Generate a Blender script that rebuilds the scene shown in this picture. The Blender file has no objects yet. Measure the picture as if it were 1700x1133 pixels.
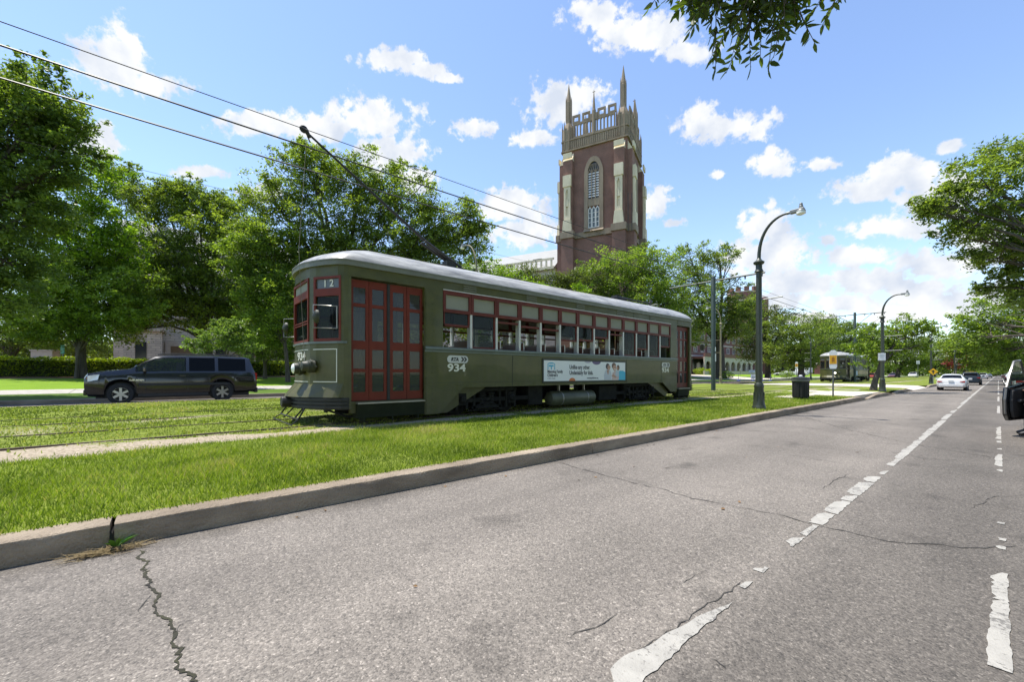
import bpy, bmesh, math, random
import numpy as np
from mathutils import Vector, Matrix
R = math.radians
scene = bpy.context.scene
COL = scene.collection
random.seed(7)

# ------------------------------------------------------------------ camera
FPX = 680.0                 # focal length in pixels of a 1700 px wide frame
YAW = R(49.9)               # camera looks this far to the left of the avenue's direction (+Y)
HC = 1.22                   # camera height over the road
HORIZ = 621.0
cam_d = bpy.data.cameras.new('camera')
cam = bpy.data.objects.new('camera', cam_d); COL.objects.link(cam)
cam.location = (0, 0, HC)
cam.rotation_euler = (R(90), 0, YAW)
cam_d.sensor_width = 36.0
cam_d.lens = 36.0 * FPX / 1700.0
cam_d.shift_y = (HORIZ - 566.5) / 1700.0
cam_d.clip_start = 0.05
cam_d.clip_end = 4000
scene.camera = cam
scene.render.resolution_x, scene.render.resolution_y = 1024, 683

FWD = (-math.sin(YAW), math.cos(YAW)); RGT = (math.cos(YAW), math.sin(YAW))
def at(px, py, d):
    """world point seen at photo pixel (px,py), d metres in front of the camera plane"""
    u = (px - 850) / FPX; v = (HORIZ - py) / FPX
    return Vector((d * (FWD[0] + u * RGT[0]), d * (FWD[1] + u * RGT[1]), HC + v * d))

# ------------------------------------------------------------------ light
SUN_EL, SUN_AZ_VEC = R(72), Vector((-0.86, -0.51, 0)).normalized()
sv = Vector((SUN_AZ_VEC.x * math.cos(SUN_EL), SUN_AZ_VEC.y * math.cos(SUN_EL), math.sin(SUN_EL)))
sl = bpy.data.lights.new('sun', 'SUN'); sl.energy = 4.6; sl.angle = R(0.5); sl.color = (1.0, 0.955, 0.88)
so = bpy.data.objects.new('sun', sl); COL.objects.link(so)
so.rotation_euler = (-sv).to_track_quat('-Z', 'Y').to_euler()

world = bpy.data.worlds.new('World'); scene.world = world; world.use_nodes = True
nt = world.node_tree; nt.nodes.clear()
def N(tree, typ, **kw):
    n = tree.nodes.new(typ)
    for k, v in kw.items(): setattr(n, k, v)
    return n
def math_node(tree, op, a, b=None, clamp=False):
    n = tree.nodes.new('ShaderNodeMath'); n.operation = op; n.use_clamp = clamp
    for i, x in enumerate((a, b)):
        if x is None: continue
        if isinstance(x, (int, float)): n.inputs[i].default_value = x
        else: tree.links.new(x, n.inputs[i])
    return n.outputs[0]
L = nt.links.new
sky = N(nt, 'ShaderNodeTexSky', sky_type='NISHITA'); sky.sun_disc = False
sky.sun_elevation = SUN_EL; sky.sun_rotation = math.atan2(SUN_AZ_VEC.x, SUN_AZ_VEC.y)
sky.air_density = 1.0; sky.dust_density = 0.15; sky.ozone_density = 1.6
hsv = N(nt, 'ShaderNodeHueSaturation'); hsv.inputs['Hue'].default_value = 0.504; hsv.inputs['Saturation'].default_value = 1.0; hsv.inputs['Value'].default_value = 1.95
L(sky.outputs[0], hsv.inputs['Color'])
tc = N(nt, 'ShaderNodeTexCoord')
# cumulus clouds, each a group of ellipses given by direction (from the photo's pixel grid) and angular size
CL = [(205,85,42,42),(190,112,62,36),(245,140,55,22),(165,240,40,26),(175,225,22,24),(325,286,42,11),(425,203,55,20),(520,212,70,26),(615,200,74,36),
      (640,255,62,34),(690,300,36,26),(650,98,48,17),(700,116,34,13),(740,130,24,8),(782,214,32,17),(858,345,56,30),(875,385,62,30),(930,172,62,38),(960,160,40,26),
      (888,229,36,13),(985,22,44,30),(1075,55,84,32),(1140,85,60,20),(1195,212,78,27),(1160,190,28,20),(1276,270,32,20),(1285,285,30,12),(1365,272,28,11),(1190,289,13,9),(1090,338,22,26),
      (1482,292,48,34),(1445,318,74,22),(1555,330,66,42),(1520,300,40,26),(1272,375,46,36),(1240,425,52,34),(1290,420,50,34),(1415,425,62,20),(1475,378,92,22),(1560,440,90,26),
      (1640,400,70,42),(1375,399,17,11),(1330,470,80,20),(1290,500,50,16),(1440,465,60,22),(1530,485,80,22),(1620,500,100,30),(1400,505,60,14),(1500,520,70,14),(1350,530,60,12),(440,318,36,18),(1580,243,22,11),
      (1120,370,20,8),(-150,60,90,50),(-300,250,120,60),(1900,250,140,60),(2000,60,130,50),(300,-120,140,50),(800,-160,180,50),(1400,-200,160,60)]
warp = N(nt, 'ShaderNodeTexNoise'); warp.inputs['Scale'].default_value = 13.0; warp.inputs['Detail'].default_value = 8.0; warp.inputs['Roughness'].default_value = 0.62
L(tc.outputs['Generated'], warp.inputs['Vector'])
field = None
def add_cloud(field, d, e1, e2, w, h):
    e1 = e1.normalized(); e2 = e2.normalized(); e3 = e1.cross(e2)
    m = Matrix((e1, e2, e3)).transposed()
    mp = N(nt, 'ShaderNodeMapping', vector_type='TEXTURE')
    mp.inputs['Location'].default_value = d
    mp.inputs['Rotation'].default_value = m.to_euler()
    mp.inputs['Scale'].default_value = (w, h, 1.0)
    L(tc.outputs['Generated'], mp.inputs['Vector'])
    ln = N(nt, 'ShaderNodeVectorMath', operation='LENGTH'); L(mp.outputs[0], ln.inputs[0])
    val = math_node(nt, 'SUBTRACT', 1.0, ln.outputs['Value'])
    return val if field is None else math_node(nt, 'MAXIMUM', field, val)
for (px, py, rx, ry) in CL:
    p = at(px, py, 1.0) - Vector((0, 0, HC)); n = p.length; d = p / n
    e1 = Vector((RGT[0], RGT[1], 0)); e1 = (e1 - d * e1.dot(d)).normalized(); e2 = e1.cross(d) * -1
    if e2.z < 0: e2 = -e2
    fx = (at(px + rx, py, 1.0) - Vector((0, 0, HC))).normalized(); fy = (at(px, py - ry, 1.0) - Vector((0, 0, HC))).normalized()
    field = add_cloud(field, d, e1, e2, max((fx - d).length*1.38, .007), max((fy - d).length*1.32, .007))
# displace the cloud edges by fractal noise
nz = math_node(nt, 'MULTIPLY', math_node(nt, 'SUBTRACT', warp.outputs['Fac'], 0.5), 2.1)
warp2 = N(nt, 'ShaderNodeTexNoise'); warp2.inputs['Scale'].default_value = 48.0; warp2.inputs['Detail'].default_value = 6.0; warp2.inputs['Roughness'].default_value = 0.6
L(tc.outputs['Generated'], warp2.inputs['Vector'])
nz = math_node(nt, 'ADD', nz, math_node(nt, 'MULTIPLY', math_node(nt, 'SUBTRACT', warp2.outputs['Fac'], 0.5), 3.0))
dens = math_node(nt, 'ADD', math_node(nt, 'MULTIPLY', field, 1.65), nz)
mr = N(nt, 'ShaderNodeMapRange', interpolation_type='SMOOTHSTEP'); mr.inputs['From Min'].default_value = 0.12; mr.inputs['From Max'].default_value = 0.80
L(dens, mr.inputs['Value'])
# far cirrus veil low over the horizon
sep = N(nt, 'ShaderNodeSeparateXYZ'); L(tc.outputs['Generated'], sep.inputs[0])
hz = N(nt, 'ShaderNodeMapRange', interpolation_type='SMOOTHSTEP'); hz.inputs['From Min'].default_value = 0.36; hz.inputs['From Max'].default_value = 0.0
L(sep.outputs['Z'], hz.inputs['Value'])
mpw = N(nt, 'ShaderNodeMapping'); mpw.inputs['Scale'].default_value = (3, 3, 14); L(tc.outputs['Generated'], mpw.inputs['Vector'])
wis = N(nt, 'ShaderNodeTexNoise'); wis.inputs['Scale'].default_value = 2.2; wis.inputs['Detail'].default_value = 6; L(mpw.outputs[0], wis.inputs['Vector'])
wm = N(nt, 'ShaderNodeMapRange'); wm.inputs['From Min'].default_value = 0.42; wm.inputs['From Max'].default_value = 0.66; wm.inputs['To Min'].default_value = .25; L(wis.outputs['Fac'], wm.inputs['Value'])
veil = math_node(nt, 'MULTIPLY', math_node(nt, 'MULTIPLY', hz.outputs[0], wm.outputs[0]), 0.5)
shade = N(nt, 'ShaderNodeMapRange'); shade.inputs['From Min'].default_value = 0.35; shade.inputs['From Max'].default_value = 1.15
L(dens, shade.inputs['Value'])
ccol = N(nt, 'ShaderNodeMix', data_type='RGBA')
ccol.inputs['A'].default_value = (5.1, 5.6, 6.5, 1); ccol.inputs['B'].default_value = (7.3, 7.4, 7.5, 1)
lump = N(nt, 'ShaderNodeTexNoise'); lump.inputs['Scale'].default_value = 17; lump.inputs['Detail'].default_value = 4; L(tc.outputs['Generated'], lump.inputs['Vector'])
lm = N(nt, 'ShaderNodeMapRange'); lm.inputs['From Min'].default_value = 0.34; lm.inputs['From Max'].default_value = 0.60; L(lump.outputs['Fac'], lm.inputs['Value'])
L(lm.outputs[0], ccol.inputs['Factor'])
mx1 = N(nt, 'ShaderNodeMix', data_type='RGBA'); L(veil, mx1.inputs['Factor']); L(hsv.outputs[0], mx1.inputs['A']); mx1.inputs['B'].default_value = (5.6, 6.5, 7.6, 1)
mx2 = N(nt, 'ShaderNodeMix', data_type='RGBA'); L(mr.outputs[0], mx2.inputs['Factor']); L(mx1.outputs['Result'], mx2.inputs['A']); L(ccol.outputs['Result'], mx2.inputs['B'])
bg = N(nt, 'ShaderNodeBackground'); bg.inputs['Strength'].default_value = 0.085; L(mx2.outputs['Result'], bg.inputs['Color'])
wo = N(nt, 'ShaderNodeOutputWorld'); L(bg.outputs[0], wo.inputs['Surface'])

scene.view_settings.view_transform = 'Standard'; scene.view_settings.look = 'None'
scene.view_settings.exposure = 0.72; scene.view_settings.gamma = 1.0
scene.view_settings.use_curve_mapping = False
scene.cycles.max_bounces = 6; scene.cycles.diffuse_bounces = 3; scene.cycles.glossy_bounces = 3
scene.cycles.transmission_bounces = 4; scene.cycles.transparent_max_bounces = 8

# ------------------------------------------------------------------ helpers
def mat(name, col, rough=0.6, metal=0.0, var=0.12, vscale=3.0, bump=0.0, bscale=40.0, coat=0.0, spec=0.5, emit=None, alpha=None, col2=None, stretch=None):
    m = bpy.data.materials.new(name); m.use_nodes = True
    t = m.node_tree; b = t.nodes['Principled BSDF']
    b.inputs['Roughness'].default_value = rough; b.inputs['Metallic'].default_value = metal
    b.inputs['Specular IOR Level'].default_value = spec
    if coat: b.inputs['Coat Weight'].default_value = coat; b.inputs['Coat Roughness'].default_value = 0.05
    c = (*col, 1)
    if var > 0 or col2:
        tcn = N(t, 'ShaderNodeTexCoord'); src = tcn.outputs['Object']
        if stretch:
            mp = N(t, 'ShaderNodeMapping'); mp.inputs['Scale'].default_value = stretch; t.links.new(src, mp.inputs['Vector']); src = mp.outputs[0]
        nz = N(t, 'ShaderNodeTexNoise'); nz.inputs['Scale'].default_value = vscale; nz.inputs['Detail'].default_value = 6; nz.inputs['Roughness'].default_value = .65
        t.links.new(src, nz.inputs['Vector'])
        rp = N(t, 'ShaderNodeValToRGB'); rp.color_ramp.elements[0].position = .3; rp.color_ramp.elements[1].position = .7
        c2 = col2 or tuple(x * (1 + var) for x in col); c1 = col if col2 else tuple(x * (1 - var) for x in col)
        rp.color_ramp.elements[0].color = (*c1, 1); rp.color_ramp.elements[1].color = (*c2, 1)
        t.links.new(nz.outputs['Fac'], rp.inputs['Fac']); t.links.new(rp.outputs['Color'], b.inputs['Base Color'])
    else:
        b.inputs['Base Color'].default_value = c
    if bump:
        tcn2 = N(t, 'ShaderNodeTexCoord'); nb = N(t, 'ShaderNodeTexNoise'); nb.inputs['Scale'].default_value = bscale; nb.inputs['Detail'].default_value = 4
        t.links.new(tcn2.outputs['Object'], nb.inputs['Vector'])
        bp = N(t, 'ShaderNodeBump'); bp.inputs['Strength'].default_value = bump; bp.inputs['Distance'].default_value = 0.02
        t.links.new(nb.outputs['Fac'], bp.inputs['Height']); t.links.new(bp.outputs[0], b.inputs['Normal'])
    if emit:
        b.inputs['Emission Color'].default_value = (*emit[0], 1); b.inputs['Emission Strength'].default_value = emit[1]
    return m

def glass(name, tint=(0.6, 0.65, 0.65), clear=0.6, rough=0.03, body=(0.03, 0.035, 0.035)):
    """thin window pane: partly see-through, partly a dark glossy sheet"""
    m = bpy.data.materials.new(name); m.use_nodes = True; t = m.node_tree
    b = t.nodes['Principled BSDF']; b.inputs['Base Color'].default_value = (*body, 1); b.inputs['Roughness'].default_value = rough
    tr = N(t, 'ShaderNodeBsdfTransparent'); tr.inputs['Color'].default_value = (*tint, 1)
    mx = N(t, 'ShaderNodeMixShader'); mx.inputs[0].default_value = clear
    t.links.new(b.outputs[0], mx.inputs[1]); t.links.new(tr.outputs[0], mx.inputs[2])
    t.links.new(mx.outputs[0], t.nodes['Material Output'].inputs['Surface'])
    return m

class MB:
    """collects shapes; build() links them as ONE mesh object"""
    def __init__(s): s.v = []; s.f = []; s.m = []
    def add(s, vs, fs, mi=0):
        o = len(s.v); s.v += [tuple(p) for p in vs]
        for f in fs: s.f.append(tuple(i + o for i in f)); s.m.append(mi)
    def box(s, x0, x1, y0, y1, z0, z1, mi=0):
        x0, x1 = min(x0, x1), max(x0, x1); y0, y1 = min(y0, y1), max(y0, y1); z0, z1 = min(z0, z1), max(z0, z1)
        s.add([(x0,y0,z0),(x1,y0,z0),(x1,y1,z0),(x0,y1,z0),(x0,y0,z1),(x1,y0,z1),(x1,y1,z1),(x0,y1,z1)],
              [(3,2,1,0),(4,5,6,7),(0,1,5,4),(1,2,6,5),(2,3,7,6),(3,0,4,7)], mi)
    def obox(s, c, size, M=None, mi=0):
        hx, hy, hz = size[0]/2, size[1]/2, size[2]/2; c = Vector(c)
        pts = [Vector((x,y,z)) for z in (-hz,hz) for (x,y) in ((-hx,-hy),(hx,-hy),(hx,hy),(-hx,hy))]
        if M is not None: pts = [M @ p for p in pts]
        s.add([c + p for p in pts], [(3,2,1,0),(4,5,6,7),(0,1,5,4),(1,2,6,5),(2,3,7,6),(3,0,4,7)], mi)
    def tube(s, pts, r, n=8, mi=0, cap=True):
        pts = [Vector(p) for p in pts]; k = len(pts)
        rs = [r]*k if isinstance(r, (int, float)) else list(r)
        t0 = (pts[1]-pts[0]).normalized(); up = Vector((0,0,1)) if abs(t0.z) < .95 else Vector((1,0,0))
        a = t0.cross(up).normalized(); vs = []
        for i in range(k):
            t = (pts[min(i+1,k-1)] - pts[max(i-1,0)]).normalized()
            a = (a - t*a.dot(t)).normalized(); b = t.cross(a)
            for j in range(n):
                w = 2*math.pi*j/n; vs.append(pts[i] + (a*math.cos(w) + b*math.sin(w))*rs[i])
        fs = [(i*n+j, i*n+(j+1)%n, (i+1)*n+(j+1)%n, (i+1)*n+j) for i in range(k-1) for j in range(n)]
        if cap: fs += [tuple(range(n-1,-1,-1)), tuple((k-1)*n+j for j in range(n))]
        s.add(vs, fs, mi)
    def lathe(s, prof, c=(0,0,0), n=16, axis='z', mi=0, cap=True):
        vs = []; c = Vector(c)
        for (r, h) in prof:
            for j in range(n):
                w = 2*math.pi*(j+.5)/n; x, y = r*math.cos(w), r*math.sin(w)
                p = {'z': (x,y,h), 'x': (h,x,y), 'y': (y,h,x)}[axis]; vs.append(c + Vector(p))
        k = len(prof)
        fs = [(i*n+j, i*n+(j+1)%n, (i+1)*n+(j+1)%n, (i+1)*n+j) for i in range(k-1) for j in range(n)]
        if cap: fs += [tuple(range(n-1,-1,-1)), tuple((k-1)*n+j for j in range(n))]
        s.add(vs, fs, mi)
    def prism(s, poly, plane, a, b, mi=0):
        """2-D polygon extruded from a to b along the third axis"""
        def P(q, h): return {'yz': (h,q[0],q[1]), 'xz': (q[0],h,q[1]), 'xy': (q[0],q[1],h)}[plane]
        n = len(poly)
        s.add([P(q,a) for q in poly] + [P(q,b) for q in poly],
              [tuple(range(n-1,-1,-1)), tuple(range(n,2*n))] + [(i,(i+1)%n,n+(i+1)%n,n+i) for i in range(n)], mi)
    def frame(s, poly_in, poly_out, plane, a, b, mi=0):
        def P(q, h): return {'yz': (h,q[0],q[1]), 'xz': (q[0],h,q[1]), 'xy': (q[0],q[1],h)}[plane]
        n = len(poly_in); vs = [P(q,h) for h in (a,b) for pl in (poly_in,poly_out) for q in pl]; fs = []
        for i in range(n):
            j = (i+1)%n
            fs += [(i,j,n+j,n+i), (2*n+i,3*n+i,3*n+j,2*n+j), (i,2*n+i,2*n+j,j), (n+i,n+j,3*n+j,3*n+i)]
        s.add(vs, fs, mi)
    def wall(s, line, z0, z1, th, mi=0):
        """vertical sheet of thickness th along a plan polyline (thickness to its left)"""
        pts = [Vector((p[0],p[1])) for p in line]; k = len(pts); off = []
        for i in range(k):
            t = (pts[min(i+1,k-1)] - pts[max(i-1,0)]).normalized(); off.append(pts[i] + Vector((-t.y,t.x))*th)
        vs = [(p.x,p.y,z) for z in (z0,z1) for p in pts] + [(p.x,p.y,z) for z in (z0,z1) for p in off]
        A, B, C, D = 0, k, 2*k, 3*k; fs = []
        for i in range(k-1):
            fs += [(A+i,A+i+1,B+i+1,B+i), (C+i+1,C+i,D+i,D+i+1), (B+i,B+i+1,D+i+1,D+i), (A+i+1,A+i,C+i,C+i+1)]
        fs += [(A,B,D,C), (A+k-1,C+k-1,D+k-1,B+k-1)]
        s.add(vs, fs, mi)
    def seg_frame(s, p0, p1, z0, z1, fw, th, mi=0, out=0.0, fb=None):
        """rectangular frame in the vertical plane through plan points p0,p1"""
        p0, p1 = Vector(p0), Vector(p1); t = (p1-p0).normalized(); n = Vector((t.y,-t.x)); Ln = (p1-p0).length; fb = fb or fw
        def bx(a0, a1, b0, b1):
            vs = []
            for o in (out, out-th):
                for (a,b) in ((a0,b0),(a1,b0),(a1,b1),(a0,b1)):
                    q = p0 + t*a + n*o; vs.append((q.x,q.y,b))
            s.add(vs, [(0,1,2,3),(7,6,5,4),(0,4,5,1),(1,5,6,2),(2,6,7,3),(3,7,4,0)], mi)
        bx(0,fw,z0,z1); bx(Ln-fw,Ln,z0,z1); bx(fw,Ln-fw,z0,z0+fb); bx(fw,Ln-fw,z1-fw,z1)
    def seg_pane(s, p0, p1, z0, z1, th=.006, out=0.0, mi=0):
        p0, p1 = Vector(p0), Vector(p1); t = (p1-p0).normalized(); n = Vector((t.y,-t.x)); vs = []
        for o in (out, out-th):
            for (q,b) in ((p0,z0),(p1,z0),(p1,z1),(p0,z1)):
                w = q + n*o; vs.append((w.x,w.y,b))
        s.add(vs, [(0,1,2,3),(7,6,5,4),(0,4,5,1),(1,5,6,2),(2,6,7,3),(3,7,4,0)], mi)
    def build(s, name, mats, parent=None, smooth=None, bevel=0.0):
        me = bpy.data.meshes.new(name); me.from_pydata(s.v, [], s.f)
        mats = mats if isinstance(mats, (list, tuple)) else [mats]
        for m in mats: me.materials.append(m)
        if len(mats) > 1: me.polygons.foreach_set('material_index', s.m)
        bm = bmesh.new(); bm.from_mesh(me); bmesh.ops.recalc_face_normals(bm, faces=bm.faces); bm.to_mesh(me); bm.free()
        if smooth is not None:
            me.polygons.foreach_set('use_smooth', [True]*len(me.polygons)); me.set_sharp_from_angle(angle=R(smooth))
        me.update()
        o = bpy.data.objects.new(name, me); COL.objects.link(o)
        if parent: o.parent = parent
        if bevel:
            b = o.modifiers.new('bevel', 'BEVEL'); b.width = bevel; b.segments = 2; b.limit_method = 'ANGLE'; b.angle_limit = R(40)
        return o

def empty(name, loc=(0,0,0), rz=0.0):
    o = bpy.data.objects.new(name, None); o.empty_display_size = .3; COL.objects.link(o); o.location = loc; o.rotation_euler = (0,0,rz); return o
def tag(o, label, cat, group=None, kind=None):
    o['label'] = label; o['category'] = cat
    if group: o['group'] = group
    if kind: o['kind'] = kind
    return o
def struct(o): o['kind'] = 'structure'; return o
KIDS = {}
def copy_tree(o, parent=None):
    c = o.copy(); COL.objects.link(c)
    if parent: c.parent = parent
    for ch in [x for x in o.children]: copy_tree(ch, c)
    return c
def text_mesh(name, body, size, material, parent, M, bold=0.0, extrude=0.003, align='LEFT', shear=0.0, sx=1.0, extra=None):
    cu = bpy.data.curves.new(name, 'FONT'); cu.body = body; cu.size = size; cu.offset = bold; cu.extrude = extrude; cu.align_x = align; cu.shear = shear
    cu.resolution_u = 4
    ob = bpy.data.objects.new(name, cu); COL.objects.link(ob)
    dg = bpy.context.evaluated_depsgraph_get(); me = bpy.data.meshes.new_from_object(ob.evaluated_get(dg))
    bpy.data.objects.remove(ob); bpy.data.curves.remove(cu)
    me.name = name; me.transform(Matrix.Diagonal((sx,1,1,1))); me.transform(M); me.materials.clear(); me.materials.append(material)
    o = bpy.data.objects.new(name, me); COL.objects.link(o); o.parent = parent
    return o
def frame_matrix(origin, xa, ya):
    xa = Vector(xa).normalized(); ya = Vector(ya).normalized(); za = xa.cross(ya)
    M = Matrix((xa, ya, za)).transposed().to_4x4(); M.translation = Vector(origin); return M
# ------------------------------------------------------------------ ground, roads, kerbs
from mathutils import noise as mnoise
def nz2(x, y, s, seed=0.0): return mnoise.noise(Vector((x*s + seed*17.3, y*s - seed*9.1, seed*3.7)))

def asphalt_mat():
    m = bpy.data.materials.new('asphalt'); m.use_nodes = True; t = m.node_tree; b = t.nodes['Principled BSDF']; l = t.links.new
    tcn = N(t, 'ShaderNodeTexCoord'); P = tcn.outputs['Object']
    vor = N(t, 'ShaderNodeTexVoronoi'); vor.inputs['Scale'].default_value = 125; l(P, vor.inputs['Vector'])
    vor2 = N(t, 'ShaderNodeTexVoronoi'); vor2.inputs['Scale'].default_value = 70; l(P, vor2.inputs['Vector'])
    sp = N(t, 'ShaderNodeSeparateColor'); l(vor.outputs['Color'], sp.inputs[0])
    sp2 = N(t, 'ShaderNodeSeparateColor'); l(vor2.outputs['Color'], sp2.inputs[0])
    r1 = N(t, 'ShaderNodeValToRGB'); e = r1.color_ramp.elements
    e[0].position = 0; e[0].color = (.074,.067,.059,1); e[1].position = 1; e[1].color = (.42,.37,.315,1)
    for p, c in ((.35,(.147,.129,.110,1)), (.7,(.202,.178,.151,1)), (.9,(.28,.247,.210,1))):
        q = r1.color_ramp.elements.new(p); q.color = c
    mixv = math_node(t, 'ADD', math_node(t, 'MULTIPLY', sp.outputs[0], .62), math_node(t, 'MULTIPLY', sp2.outputs[1], .38))
    l(mixv, r1.inputs['Fac'])
    # broad wear: tyre paths run along the road, patches, darker kerb-side lane
    mp = N(t, 'ShaderNodeMapping'); mp.inputs['Scale'].default_value = (1.0, .09, 1); l(P, mp.inputs['Vector'])
    w1 = N(t, 'ShaderNodeTexNoise'); w1.inputs['Scale'].default_value = 1.1; w1.inputs['Detail'].default_value = 5; l(mp.outputs[0], w1.inputs['Vector'])
    w2 = N(t, 'ShaderNodeTexNoise'); w2.inputs['Scale'].default_value = .55; w2.inputs['Detail'].default_value = 7; l(P, w2.inputs['Vector'])
    wsum = math_node(t, 'ADD', math_node(t, 'MULTIPLY', w1.outputs['Fac'], .6), math_node(t, 'MULTIPLY', w2.outputs['Fac'], .5))
    wr = N(t, 'ShaderNodeMapRange'); wr.inputs['From Min'].default_value = .38; wr.inputs['From Max'].default_value = .72; wr.inputs['To Min'].default_value = .70; wr.inputs['To Max'].default_value = 1.20
    l(wsum, wr.inputs['Value'])
    sx = N(t, 'ShaderNodeSeparateXYZ'); l(P, sx.inputs[0])
    lane = N(t, 'ShaderNodeMapRange'); lane.inputs['From Min'].default_value = -1.05; lane.inputs['From Max'].default_value = -.75; lane.inputs['To Min'].default_value = 1.0; lane.inputs['To Max'].default_value = .68
    wob = math_node(t, 'ADD', sx.outputs[0], math_node(t, 'MULTIPLY', math_node(t, 'SUBTRACT', w2.outputs['Fac'], .5), .8))
    l(wob, lane.inputs['Value'])
    # gutter line darkened towards the kerb
    gut = N(t, 'ShaderNodeMapRange'); gut.inputs['From Min'].default_value = -4.0; gut.inputs['From Max'].default_value = -3.7; gut.inputs['To Min'].default_value = .62; l(wob, gut.inputs['Value'])
    # dark oil blotches in the parking lane
    ob = N(t, 'ShaderNodeTexNoise'); ob.inputs['Scale'].default_value = 1.6; ob.inputs['Detail'].default_value = 3; l(P, ob.inputs['Vector'])
    om = N(t, 'ShaderNodeMapRange'); om.inputs['From Min'].default_value = .60; om.inputs['From Max'].default_value = .74; om.inputs['To Min'].default_value = 1; om.inputs['To Max'].default_value = .62; l(ob.outputs['Fac'], om.inputs['Value'])
    k = math_node(t, 'MULTIPLY', math_node(t, 'MULTIPLY', wr.outputs[0], lane.outputs[0]), math_node(t, 'MULTIPLY', gut.outputs[0], om.outputs[0]))
    mul = N(t, 'ShaderNodeMix', data_type='RGBA', blend_type='MULTIPLY'); mul.inputs['Factor'].default_value = 1
    cb = N(t, 'ShaderNodeCombineColor'); [l(k, cb.inputs[i]) for i in range(3)]
    l(r1.outputs[0], mul.inputs['A']); l(cb.outputs[0], mul.inputs['B']); l(mul.outputs['Result'], b.inputs['Base Color'])
    b.inputs['Roughness'].default_value = .85; b.inputs['Specular IOR Level'].default_value = .35
    bp = N(t, 'ShaderNodeBump'); bp.inputs['Strength'].default_value = .55; bp.inputs['Distance'].default_value = .006; l(vor.outputs['Distance'], bp.inputs['Height']); bp.invert = True
    l(bp.outputs[0], b.inputs['Normal'])
    return m
M_ASPHALT = asphalt_mat()
M_CONC = mat('concrete', (.36,.335,.295), .85, var=.22, vscale=2.5, bump=.3, bscale=60)
M_PATHC = mat('path_concrete', (.52,.46,.39), .85, var=.12, vscale=1.2, bump=.2, bscale=50)
def kerb_mat():
    m = mat('kerb_concrete', (.16,.122,.084), .9, var=.3, vscale=1.6, bump=1.0, bscale=45, stretch=(1,.8,2.2), col2=(.37,.30,.218))
    return m
M_KERB = kerb_mat()
M_DARK = mat('dark_gap', (.012,.011,.01), .95, var=0)
def paint_mat():
    m = mat('road_paint', (.33,.312,.275), .75, var=.14, vscale=10, bump=.3, bscale=120); t = m.node_tree; b = t.nodes['Principled BSDF']; l = t.links.new
    src = b.inputs['Base Color'].links[0].from_socket; tcn = N(t, 'ShaderNodeTexCoord')
    n1 = N(t, 'ShaderNodeTexNoise'); n1.inputs['Scale'].default_value = 38; n1.inputs['Detail'].default_value = 7; n1.inputs['Roughness'].default_value = .75; l(tcn.outputs['Object'], n1.inputs['Vector'])
    n2 = N(t, 'ShaderNodeTexNoise'); n2.inputs['Scale'].default_value = 3; l(tcn.outputs['Object'], n2.inputs['Vector'])
    k = math_node(t, 'ADD', n1.outputs['Fac'], math_node(t, 'MULTIPLY', n2.outputs['Fac'], .5))
    mr_ = N(t, 'ShaderNodeMapRange'); mr_.inputs['From Min'].default_value = .79; mr_.inputs['From Max'].default_value = .87; l(k, mr_.inputs['Value'])
    mx = N(t, 'ShaderNodeMix', data_type='RGBA'); l(mr_.outputs[0], mx.inputs['Factor']); l(src, mx.inputs['A']); mx.inputs['B'].default_value = (.14,.13,.115,1); l(mx.outputs['Result'], b.inputs['Base Color']); return m
M_PAINT = paint_mat()

def grass_ground_mat(name, g1, g2, soil1, soil2):
    m = bpy.data.materials.new(name); m.use_nodes = True; t = m.node_tree; b = t.nodes['Principled BSDF']; l = t.links.new
    tcn = N(t, 'ShaderNodeTexCoord'); P = tcn.outputs['Object']
    n1 = N(t, 'ShaderNodeTexNoise'); n1.inputs['Scale'].default_value = .7; n1.inputs['Detail'].default_value = 9; n1.inputs['Roughness'].default_value = .7; l(P, n1.inputs['Vector'])
    n2 = N(t, 'ShaderNodeTexNoise'); n2.inputs['Scale'].default_value = 30; n2.inputs['Detail'].default_value = 5; l(P, n2.inputs['Vector'])
    r = N(t, 'ShaderNodeValToRGB'); r.color_ramp.elements[0].position = .32; r.color_ramp.elements[1].position = .68
    r.color_ramp.elements[0].color = (*g1,1); r.color_ramp.elements[1].color = (*g2,1)
    l(math_node(t, 'ADD', math_node(t, 'MULTIPLY', n1.outputs['Fac'], .6), math_node(t, 'MULTIPLY', n2.outputs['Fac'], .4)), r.inputs['Fac'])
    s = N(t, 'ShaderNodeValToRGB'); s.color_ramp.elements[0].position = .35; s.color_ramp.elements[1].position = .65
    s.color_ramp.elements[0].color = (*soil1,1); s.color_ramp.elements[1].color = (*soil2,1); l(n2.outputs['Fac'], s.inputs['Fac'])
    at_ = N(t, 'ShaderNodeAttribute', attribute_name='bare')
    th = N(t, 'ShaderNodeMapRange'); th.inputs['From Min'].default_value = .35; th.inputs['From Max'].default_value = .65
    l(math_node(t, 'ADD', at_.outputs['Fac'], math_node(t, 'MULTIPLY', math_node(t, 'SUBTRACT', n2.outputs['Fac'], .5), .9)), th.inputs['Value'])
    mx = N(t, 'ShaderNodeMix', data_type='RGBA'); l(th.outputs[0], mx.inputs['Factor']); l(r.outputs[0], mx.inputs['A']); l(s.outputs[0], mx.inputs['B'])
    l(mx.outputs['Result'], b.inputs['Base Color']); b.inputs['Roughness'].default_value = .9; b.inputs['Specular IOR Level'].default_value = .2
    bp = N(t, 'ShaderNodeBump'); bp.inputs['Strength'].default_value = .6; bp.inputs['Distance'].default_value = .04; l(n2.outputs['Fac'], bp.inputs['Height']); l(bp.outputs[0], b.inputs['Normal'])
    return m
M_TURF = grass_ground_mat('turf', (.095,.125,.014), (.20,.245,.030), (.22,.18,.125), (.42,.35,.26))
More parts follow.
